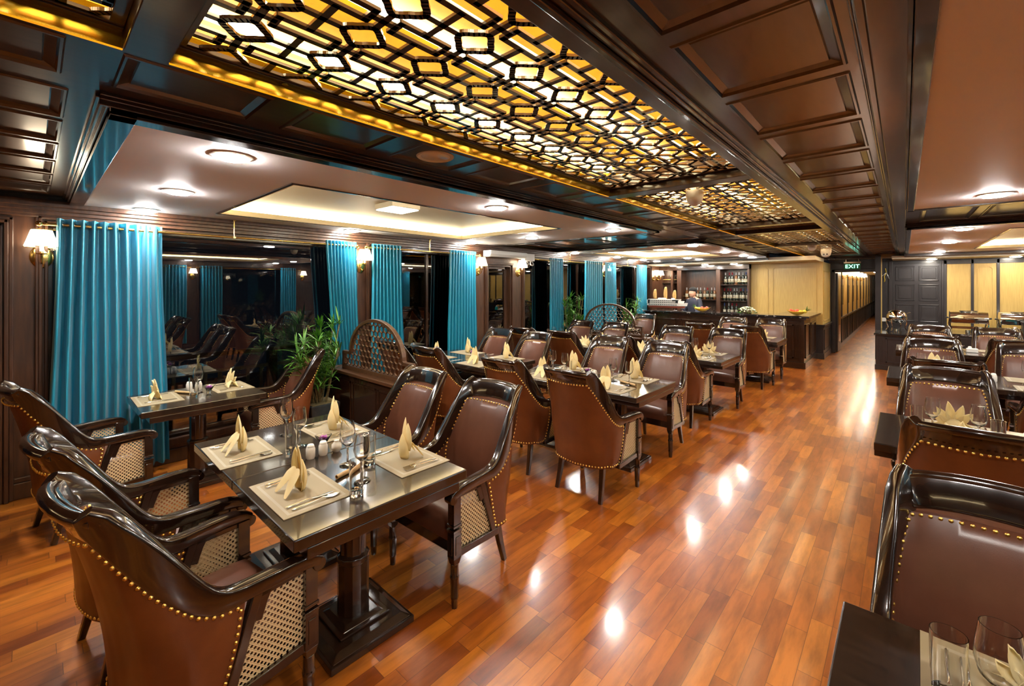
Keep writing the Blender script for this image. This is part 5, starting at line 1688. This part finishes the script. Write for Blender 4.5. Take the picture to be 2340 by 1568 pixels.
for x in (-.2, .2): m.box(x - .008, x + .008, -.03, .03, 0, .07)
m.box(-.26, .26, -.035, .035, 0, .012)
m.build('stand', 'bark', t, 0, .002)

# fruit bowls and flower arrangement
def fruit_bowl(x, y, lab, flip, tag_):
    t = root('fruit_bowl', (x, y, BZ), R(10), lab, 'bowl')
    A = []; B_ = []
    for i in range(17):
        u = i / 16 * 2 - 1; ra, rb = [], []
        for j in range(9):
            v = j / 8 * 2 - 1
            w_ = .085 * (1 - u * u) ** .6; zz = .002 + .105 * (abs(u) ** 2.2) + .055 * v * v * (1 - u * u) + .02 * (1 - abs(u))* v * v
            ra.append((.185 * u, w_ * v, zz + .006)); rb.append((.185 * u, w_ * v * 1.05, zz))
        A.append(ra); B_.append(rb)
    MB().slab(A, B_).build('bowl', 'bowl', t, 60)
    rnd = random.Random(4 if flip > 0 else 6)
    fr = [('red', 'dragon_fruit', .0, .0, .085, .042), ('red', 'apple', .07 * flip, .01, .078, .034), ('yellow', 'mango', -.065 * flip, -.01, .078, .034), ('red', 'apple', .11 * flip, 0, .10, .03)]
    for k, (mt, nm, fx, fy, fz, fr_) in enumerate(fr):
        sq = (1.25, .9, .9) if nm == 'mango' else (1, 1, 1)
        o = MB().ball((0, 0, 0), fr_, 14, 10, sq).build(nm, mt, None, 80, loc=(x + fx, y + fy, BZ + fz))
        pos = ['in the middle of', 'right of centre in', 'left of centre in', 'at the outer end of']
        tag(o, '%s %s, %s the yellow bowl %s' % ({'red': 'red', 'yellow': 'yellow'}[mt], nm.replace('_', ' '), pos[k], tag_), 'fruit', 'fruit in the yellow bowls')
    pl = root('pineapple', (x - .135 * flip, y, BZ + .085), 0, 'green pineapple crown leaning out of the yellow bowl ' + tag_, 'pineapple')
    MB().ball((0, 0, -.005), .036, 12, 8, (1.2, 1, 1)).build('body', 'yellow', pl, 60)
    m = MB()
    for k in range(26):
        leaf_mesh(m, (-.02 * flip, 0, .015), rnd.uniform(-1.2, 1.2) + (PI if flip > 0 else 0), R(rnd.uniform(5, 75)), rnd.uniform(.06, .12), .006, .0, 4)
    m.build('crown', 'leaf', pl, 60)
fruit_bowl(-3.60, 10.78, 'yellow boat-shaped fruit bowl on the bar beside the model boat', 1, 'beside the model boat')
fruit_bowl(-1.68, 10.85, 'yellow boat-shaped fruit bowl at the right end of the bar', -1, 'at the bar end')
t = root('flower_arrangement', (-2.62, 10.78, BZ), 0, 'low mound of pale flowers with green leaves on the bar', 'flowers')
rnd = random.Random(2); m = MB(); m2 = MB()
for k in range(110):
    a = rnd.uniform(0, 2 * PI); q = rnd.random() ** .5
    x_, y_ = .19 * q * math.cos(a), .11 * q * math.sin(a); z_ = .13 * (1 - q * q) ** .5 + .01
    if rnd.random() < .62 and z_ > .035: m.ball((x_, y_, z_), rnd.uniform(.012, .02), 7, 5)
    else: leaf_mesh(m2, (x_, y_, z_), a, R(rnd.uniform(0, 40)), rnd.uniform(.04, .07), .010, .01, 4)
for k in range(60):
    a = rnd.uniform(0, 2 * PI); leaf_mesh(m2, (.17 * math.cos(a), .09 * math.sin(a), .02), a, R(rnd.uniform(-5, 35)), rnd.uniform(.04, .07), .010, .01, 4)
m.build('blossoms', 'flower', t, 70); m2.build('leaves', 'leaf', t, 60)
MB().lathe([(.08, 0), (.10, .03)], 16).build('dish', 'bark', t)

# ------------------------------------------------------------------ barman
def barman(x, y, rz):
    t = root('person', (x, y, 0), rz, 'person in a dark top standing behind the bar, leaning on the counter', 'person')
    # skeleton: +y is forward
    J = [('pelvis', (0, 0, .93), .125, None), ('waist', (0, .015, 1.05), .115, 0), ('chest', (0, .02, 1.22), .135, 1), ('uchest', (0, .03, 1.33), .115, 2), ('neck', (0, .045, 1.415), .048, 3), ('skull', (0, .06, 1.46), .045, 4)]
    V = [p for _, p, _, _ in J]; Rr = [r for _, _, r, _ in J]; E_ = [(J[i][3], i) for i in range(1, len(J))]
    def chain(start, pts):
        prev = start
        for p, r in pts:
            V.append(p); Rr.append(r); E_.append((prev, len(V) - 1)); prev = len(V) - 1
        return prev
    for sx in (1, -1):
        chain(0, [((sx * .10, 0, .86), .092), ((sx * .11, .01, .50), .062), ((sx * .11, -.02, .30), .052), ((sx * .11, -.02, .09), .038), ((sx * .11, .10, .045), .036)])
        wrist = chain(3, [((sx * .16, .02, 1.335), .062), ((sx * .215, .04, 1.20), .048), ((sx * .25, .10, 1.09), .041), ((sx * .20, .24, 1.03), .034), ((sx * .15, .36, .985), .026), ((sx * .145, .40, .978), .027), ((sx * .14, .43, .973), .026)])
        hx = sx * .14
        for k, (dx, L) in enumerate(((-.026, .062), (-.009, .072), (.009, .068), (.026, .052))):
            chain(wrist, [((hx + dx, .452, .972), .0095), ((hx + dx * 1.15, .452 + L * .55, .969), .0085), ((hx + dx * 1.2, .452 + L, .958), .0075)])
        chain(wrist - 1, [((hx - sx * .032, .415, .972), .011), ((hx - sx * .046, .440, .966), .009)])
    me = bpy.data.meshes.new('body'); me.from_pydata(V, E_, []); me.materials.append(M['skin'])
    o = bpy.data.objects.new('body', me); COL.objects.link(o); o.parent = t
    sk = o.modifiers.new('skin', 'SKIN'); o.modifiers.new('sub', 'SUBSURF').levels = 1
    o.modifiers['sub'].render_levels = 1
    for i, r in enumerate(Rr):
        d = me.skin_vertices[0].data[i]; d.radius = (r, r * (.78 if i in (1, 2, 3) else 1.0)); d.use_root = (i == 0)
    for i in (1, 2, 3): me.skin_vertices[0].data[i].radius = (Rr[i] * 1.18, Rr[i] * .80)
    # head with face, joined to the same figure
    m = MB(); prof = []
    nz, na = 14, 20; A = []
    for k in range(nz + 1):
        v = k / nz; z = 1.42 + .225 * v
        hw = .078 * math.sin(PI * (.13 + .84 * v)) ** .55; hd = .095 * math.sin(PI * (.12 + .86 * v)) ** .55
        if v < .25: hw *= .72 + 1.1 * v
        row = []
        for j in range(na):
            a = 2 * PI * j / na; fx, fy = math.sin(a), math.cos(a)
            yy = fy * hd; xx = fx * hw
            if fy > .9 and .32 < v < .52: yy += .018 * (1 - abs(v - .38) / .14 * .6)      # nose
            if .75 < fy < .97 and .50 < v < .60: yy -= .008                             # eye sockets
            if fy > .85 and .20 < v < .27: yy += .006                                   # lips
            if fy > .8 and v < .14: yy += .008                                         # chin
            row.append((xx, .075 + yy, z))
        A.append(row)
    vs = [p for r_ in A for p in r_]
    m.add(vs, [(i * na + j, i * na + (j + 1) % na, (i + 1) * na + (j + 1) % na, (i + 1) * na + j) for i in range(nz) for j in range(na)] + [tuple(range(na)), tuple(nz * na + j for j in range(na))])
    for sx in (1, -1): m.ball((sx * .078, .07, 1.525), .02, 8, 6, (.35, .7, 1.2))
    m.build('head', 'skin', t, 80)
    m = MB()
    for sx in (1, -1): m.ball((sx * .029, .158, 1.545), .0095, 8, 6, (1.4, .6, .8))
    m.build('eyes', 'hair', t)
    m = MB(); m.ball((0, .060, 1.605), .094, 18, 10, (.97, 1.15, .80)); m.ball((0, .018, 1.555), .082, 16, 10, (.98, .9, .9)); m.ball((0, .105, 1.635), .05, 14, 8, (1.2, .8, .5)); m.build('hair', 'hair', t)
    MB().ball((0, .158, 1.468), .018, 10, 6, (1.2, .4, .3)).build('mouth', 'red', t)
    # clothes
    m = MB(); A = []
    for z, a_, b_ in ((.90, .165, .125), (1.0, .165, .125), (1.1, .175, .125), (1.22, .20, .135), (1.32, .20, .120), (1.375, .15, .095), (1.405, .075, .07)):
        A.append([(a_ * math.cos(q), .025 + b_ * math.sin(q), z) for q in [2 * PI * j / 24 for j in range(24)]])
    m.add([p for r_ in A for p in r_], [(i * 24 + j, i * 24 + (j + 1) % 24, (i + 1) * 24 + (j + 1) % 24, (i + 1) * 24 + j) for i in range(6) for j in range(24)])
    m.build('vest', 'navy', t, 80)
    for sx in (1, -1):
        m = MB().tube([(sx * .15, .02, 1.35), (sx * .19, .03, 1.27), (sx * .222, .045, 1.19), (sx * .25, .10, 1.09), (sx * .215, .20, 1.045)], .066, 12)
        m.build('sleeve', 'navy', t, 80)
    for sx in (1, -1):
        MB().tube([(sx * .09, 0, .92), (sx * .11, 0, .5), (sx * .11, -.01, .08)], .088, 12).build('trouser_leg', 'navy', t, 80)
barman(-4.03, 11.52, PI + R(-25))

# ------------------------------------------------------------------ exit sign, emergency lamp, air conditioner box
t = root('exit_sign', (-.945, 13.52, 2.11), 0, 'green illuminated EXIT sign hanging above the corridor door', 'exit sign')
MB().box(-.165, .165, -.012, .012, 0, .15).build('body', 'greenbox', t, 0, .004)
MB().box(-.155, .155, -.015, -.012, .155, .17).build('lamp_bar', 'green', t, 0)
m = MB(); m.box(-.17, .17, -.03, .03, .15, .19); m.build('housing', 'steel', t, 0, .004)
m = MB(); m.box(-.13, -.115, -.01, .01, .19, .325); m.box(.115, .13, -.01, .01, .19, .325); m.build('hanger', 'steel', t, 0)
cv = bpy.data.curves.new('letters', 'FONT'); cv.body = 'EXIT'; cv.size = .125; cv.align_x = 'CENTER'; cv.align_y = 'CENTER'; cv.extrude = .003; cv.offset = .0015; cv.space_character = 1.12
cv.materials.append(m_emit('exit_letters', (.30, 1.0, .70), 1.5))
lc = bpy.data.objects.new('letters_curve', cv); COL.objects.link(lc)
bpy.context.view_layer.update()
lme = bpy.data.meshes.new_from_object(lc.evaluated_get(bpy.context.evaluated_depsgraph_get()))
bpy.data.objects.remove(lc)
lt = bpy.data.objects.new('letters', lme); COL.objects.link(lt); lt.parent = t; lt.location = (0, -.016, .072); lt.rotation_euler = (R(90), 0, 0)
t = root('air_curtain', (WX + .17, 5.46, 2.24), 0, 'long white air curtain unit mounted above the narrow window', 'air curtain')
m = MB(); sec = [(-.09, -.05), (.06, -.05), (.09, -.01), (.09, .05), (-.09, .05)]
m.add([(x, -.46, z) for x, z in sec] + [(x, .46, z) for x, z in sec], [(0, 1, 2, 3, 4), (9, 8, 7, 6, 5)] + [(i, i + 5, (i + 1) % 5 + 5, (i + 1) % 5) for i in range(5)])
m.build('casing', 'plastic', t, 0, .008)
m = MB()
for k in range(3): m.box(-.05 + k * .035, -.035 + k * .035, -.40, .40, -.054, -.05)
m.build('outlet_slats', 'black', t, 0)
t = root('emergency_lamp', (WX + .12, 6.10, 2.16), 0, 'white twin-head emergency lamp on the wall above the fourth sconce', 'emergency lamp')
MB().box(-.04, .05, -.14, .14, 0, .13).build('battery_box', 'plastic', t, 0, .006)
for k, yy in enumerate((-.075, .075)):
    h_ = MB(); mx = Matrix.Translation((.03, yy, -.045)) @ Matrix.Rotation(R(70), 4, 'Y')
    h_.lathe([(.018, -.035), (.045, 0), (.047, .012), (.040, .012), (.038, .004), (1e-4, .002)], 20, (0, 0, 0), mx); o = h_.build('lamp_head', 'plastic', t)
    MB().lathe([(.037, .006), (.02, .011), (1e-4, .012)], 16, (0, 0, 0), mx).build('lens', 'steel', o)
    MB().cyl((.02, yy, -.02), (.01, yy, .004), .006).build('knuckle', 'plastic', t)

# ------------------------------------------------------------------ buffet on the right
t = root('buffet_counter', (0, 0, 0), 0, 'dark panelled buffet counter with black marble top at the far right of the aisle', 'counter')
CZ = .74
m = MB(); m.box(-.46, .55, 11.52, 13.13, CZ - .04, CZ); m.box(-.38, .55, 13.13, 13.50, CZ - .04, CZ); m.box(.55, RX - .1, 12.45, 13.50, CZ - .04, CZ)
m.build('marble_top', 'marble', t, 0, .006)
m = MB(); m.box(-.43, .50, 11.58, 13.13, 0, CZ - .041); m.box(-.38, .50, 13.13, 13.50, 0, CZ - .041); m.box(.50, RX - .12, 12.52, 13.50, 0, CZ - .041); m.box(-.445, .52, 11.565, 13.13, 0, .10); m.box(.5, RX - .12, 12.50, 13.4, 0, .1)
m.build('body', 'slate', t, 0, .004)
m = MB()
for a, b in ((-.28, .45),):
    for q in ((a, a + .025, .15, .65), (b - .025, b, .15, .65), (a, b, .15, .175), (a, b, .625, .65)): m.box(q[0], q[1], 11.565, 11.58, q[2], q[3])
for k in range(3): m.box(-.40 + .03 * k, -.388 + .03 * k, 11.572, 11.58, .16, .62)
for k in range(3):
    a = .7 + k * .9
    for q in ((a, a + .025, .15, .65), (a + .775, a + .8, .15, .65), (a, a + .8, .15, .175), (a, a + .8, .625, .65)): m.box(q[0], q[1], 12.505, 12.52, q[2], q[3])
m.build('panel_moulding', 'slate', t, 0, .002)
# round chafing dish
t = root('chafing_dish', (-.12, 12.35, CZ), R(20), 'round polished chafing dish with dome lid on the buffet corner', 'chafing dish')
MB().lathe([(.17, .30 - .02), (.172, .30), (.165, .345), (.135, .405), (.08, .445), (1e-4, .457)], 28).build('roll_top_lid', 'chrome', t, 60)
MB().lathe([(1e-4, .17), (.12, .19), (.165, .24), (.178, .278), (.178, .284), (.17, .284)], 28).build('pan', 'chrome', t, 60)
for k in range(4):
    a = PI / 4 + k * PI / 2
    MB().tube([(.17 * math.cos(a), .17 * math.sin(a), .26), (.18 * math.cos(a), .18 * math.sin(a), .18), (.15 * math.cos(a), .15 * math.sin(a), .08), (.185 * math.cos(a), .185 * math.sin(a), .012)], .011, 8).build('leg', 'chrome', t)
MB().tube([(.165 * math.cos(R(q)), .165 * math.sin(R(q)), .30 + .0) for q in range(0, 360, 20)], .007, 6, True).build('rim', 'chrome', t)
MB().tube([(.16, .0, .37), (.215, .0, .40), (.235, .0, .395)], .008).build('lid_handle', 'chrome', t)
MB().lathe([(1e-4, 0), (.04, 0), (.042, .05), (.03, .055), (1e-4, .05)], 16, (0, 0, .0)).build('burner', 'steel', t)
def chafer(x, lab, open_=False):
    t = root('chafing_dish', (x, 12.96, CZ), 0, lab, 'chafing dish')
    A = []
    for i in range(13):
        a = PI * i / 12; A.append([(-.27, .19 * -math.cos(a), .31 + .135 * math.sin(a) ** .8), (.27, .19 * -math.cos(a), .31 + .135 * math.sin(a) ** .8)])
    m = MB().grid(A); n = 13
    for s_ in (0, 1): m.f.append(tuple(i * 2 + s_ for i in range(n)))
    lid = m.build('roll_top_lid', 'chrome', t, 50)
    w_ = [(x_, .19 * -math.cos(a) * 1.015, .31 + .137 * math.sin(a) ** .8) for x_ in (-.12, .12) for a in (R(38), R(48), R(58), R(70), R(80))]
    g = [[w_[i], w_[i + 5]] for i in range(5)]
    solid(MB().grid(g).build('lid_window', 'mirror', lid, 60), .004)
    m = MB(); m.tube([(-.13, w_[0][1] - .004, w_[0][2]), (.13, w_[0][1] - .004, w_[0][2]), (.13, w_[4][1], w_[4][2] + .003), (-.13, w_[4][1], w_[4][2] + .003)], .006, 6, True); m.build('window_frame', 'chrome', lid)
    MB().box(-.29, .29, -.205, .205, .285, .308).build('rim', 'chrome', t, 0, .006)
    MB().box(-.26, .26, -.18, .18, .20, .285).build('water_pan', 'chrome', t, 0, .01)
    MB().tube([(-.07, -.205, .33), (-.07, -.245, .33), (.07, -.245, .33), (.07, -.205, .33)], .008).build('handle', 'chrome', t)
    for sx in (-1, 1):
        MB().cyl((sx * .29, 0, .30), (sx * .33, 0, .30), .016).build('knob', 'black', t)
        for sy in (-1, 1):
            MB().tube([(sx * .26, sy * .17, .285), (sx * .27, sy * .18, .16), (sx * .25, sy * .17, .08), (sx * .275, sy * .185, .012)], .012, 8).build('leg', 'chrome', t)
    m = MB()
    for sy in (-1, 1): m.box(-.26, .26, sy * .175 - .006, sy * .175 + .006, .09, .115)
    m.box(-.26, -.25, -.17, .17, .09, .115); m.box(.25, .26, -.17, .17, .09, .115); m.build('frame_rail', 'chrome', t, 0, .002)
    MB().lathe([(1e-4, .0), (.04, .0), (.042, .05), (.03, .055), (1e-4, .05)], 16).build('burner', 'steel', t)
chafer(.98, 'rectangular roll-top chafing dish with lid window, left of two on the buffet')
chafer(1.68, 'rectangular roll-top chafing dish with lid window, right of two on the buffet')
chafer(2.5, 'rectangular roll-top chafing dish beyond the right frame edge on the buffet')
# cloth, detergent bottle, dark crate
A = []
rnd = random.Random(9)
for i in range(11):
    A.append([(1.14 + .34 * i / 10, 12.47 + .22 * j / 7, CZ + .005 + .16 * math.sin(PI * i / 10) ** .7 * (1 - .9 * i / 10) * math.sin(PI * (j + .6) / 8.2) + .004) for j in range(8)])
o = MB().grid(A).build('cloth', 'shirt', None, 70); solid(o, .004); tag(o, 'crumpled white cloth lying on the buffet between the chafing dishes', 'cloth')
t = root('crate', (2.02, 12.578, CZ), 0, 'dark grey plastic crate standing on the buffet at the right edge', 'crate')
m = MB(); m.box(-.36, .36, -.11, -.10, 0, .26); m.box(-.36, .36, .10, .11, 0, .26); m.box(-.36, -.35, -.10, .10, 0, .26); m.box(.35, .36, -.10, .10, 0, .26); m.box(-.35, .35, -.1, .1, 0, .01); m.build('body', 'black', t, 0, .004)
m = MB(); m.box(-.375, .375, -.122, -.098, .26, .285); m.box(-.375, .375, .098, .122, .26, .285); m.box(-.375, -.345, -.098, .098, .26, .285); m.box(.345, .375, -.098, .098, .26, .285); m.build('rim', 'black', t, 0, .004)
t = root('detergent_bottle', (1.57, 12.56, CZ), 0, 'teal plastic bottle beside the dark crate on the buffet', 'bottle')
MB().lathe([(1e-4, 0), (.055, 0), (.06, .01), (.06, .09), (.04, .13), (.02, .145)], 18).build('body', 'teal', t, 60)
MB().lathe([(.022, .1455), (.022, .18), (1e-4, .182)], 14).build('cap', 'plastic', t, 60)
# ribbon decoration on the dark wall
t = root('hanging_ribbon', (-.33, FY - .05, 2.02), 0, 'yellow and white ribbon hanging on the dark wall left of the double door', 'ribbon')
MB().tube([(.0, 0, .10), (.01, -.01, .04), (.015, 0, 0)], .008, 6).build('knot', 'ribbon', t)
for pts, mt in (([(.015, 0, 0), (-.02, -.005, -.09), (-.01, 0, -.17), (-.02, 0, -.22)], 'ribbon'), ([(.015, 0, 0), (.04, -.005, -.06), (.065, 0, -.15)], 'foilwhite'), ([(.015, 0, 0), (-.04, -.005, -.06), (-.085, 0, -.10)], 'foilwhite')):
    A = [[(x - .008, y, z), (x + .008, y, z)] for x, y, z in pts]; o = MB().grid(A).build('tail', mt, t, 60); solid(o, .003)
MB().cyl((0, .0, .10), (0, .06, .10), .004, 8).build('hook', 'brass', t)
# wall socket and small white charger with cord on the last right table
t = root('wall_socket', (-.36, FY - .008, .90), 0, 'small cream wall socket low on the dark wall above the round chafing dish', 'socket')
MB().box(-.045, .045, -.008, 0, -.045, .045).build('plate', 'porcelain', t, 0, .003)
t = root('charger_block', (.72, 9.0, TZ), 0, 'small white power block with a thin cord on the last right table', 'charger')
MB().box(-.06, .06, -.035, .035, 0, .06).build('block', 'plastic', t, 0, .01)
MB().tube([(.0, .03, .05), (.02, .2, .02), (.03, .40, .012), (.035, .49, -.15), (.03, .52, -.70)], .004, 6).build('cord', 'plastic', t)
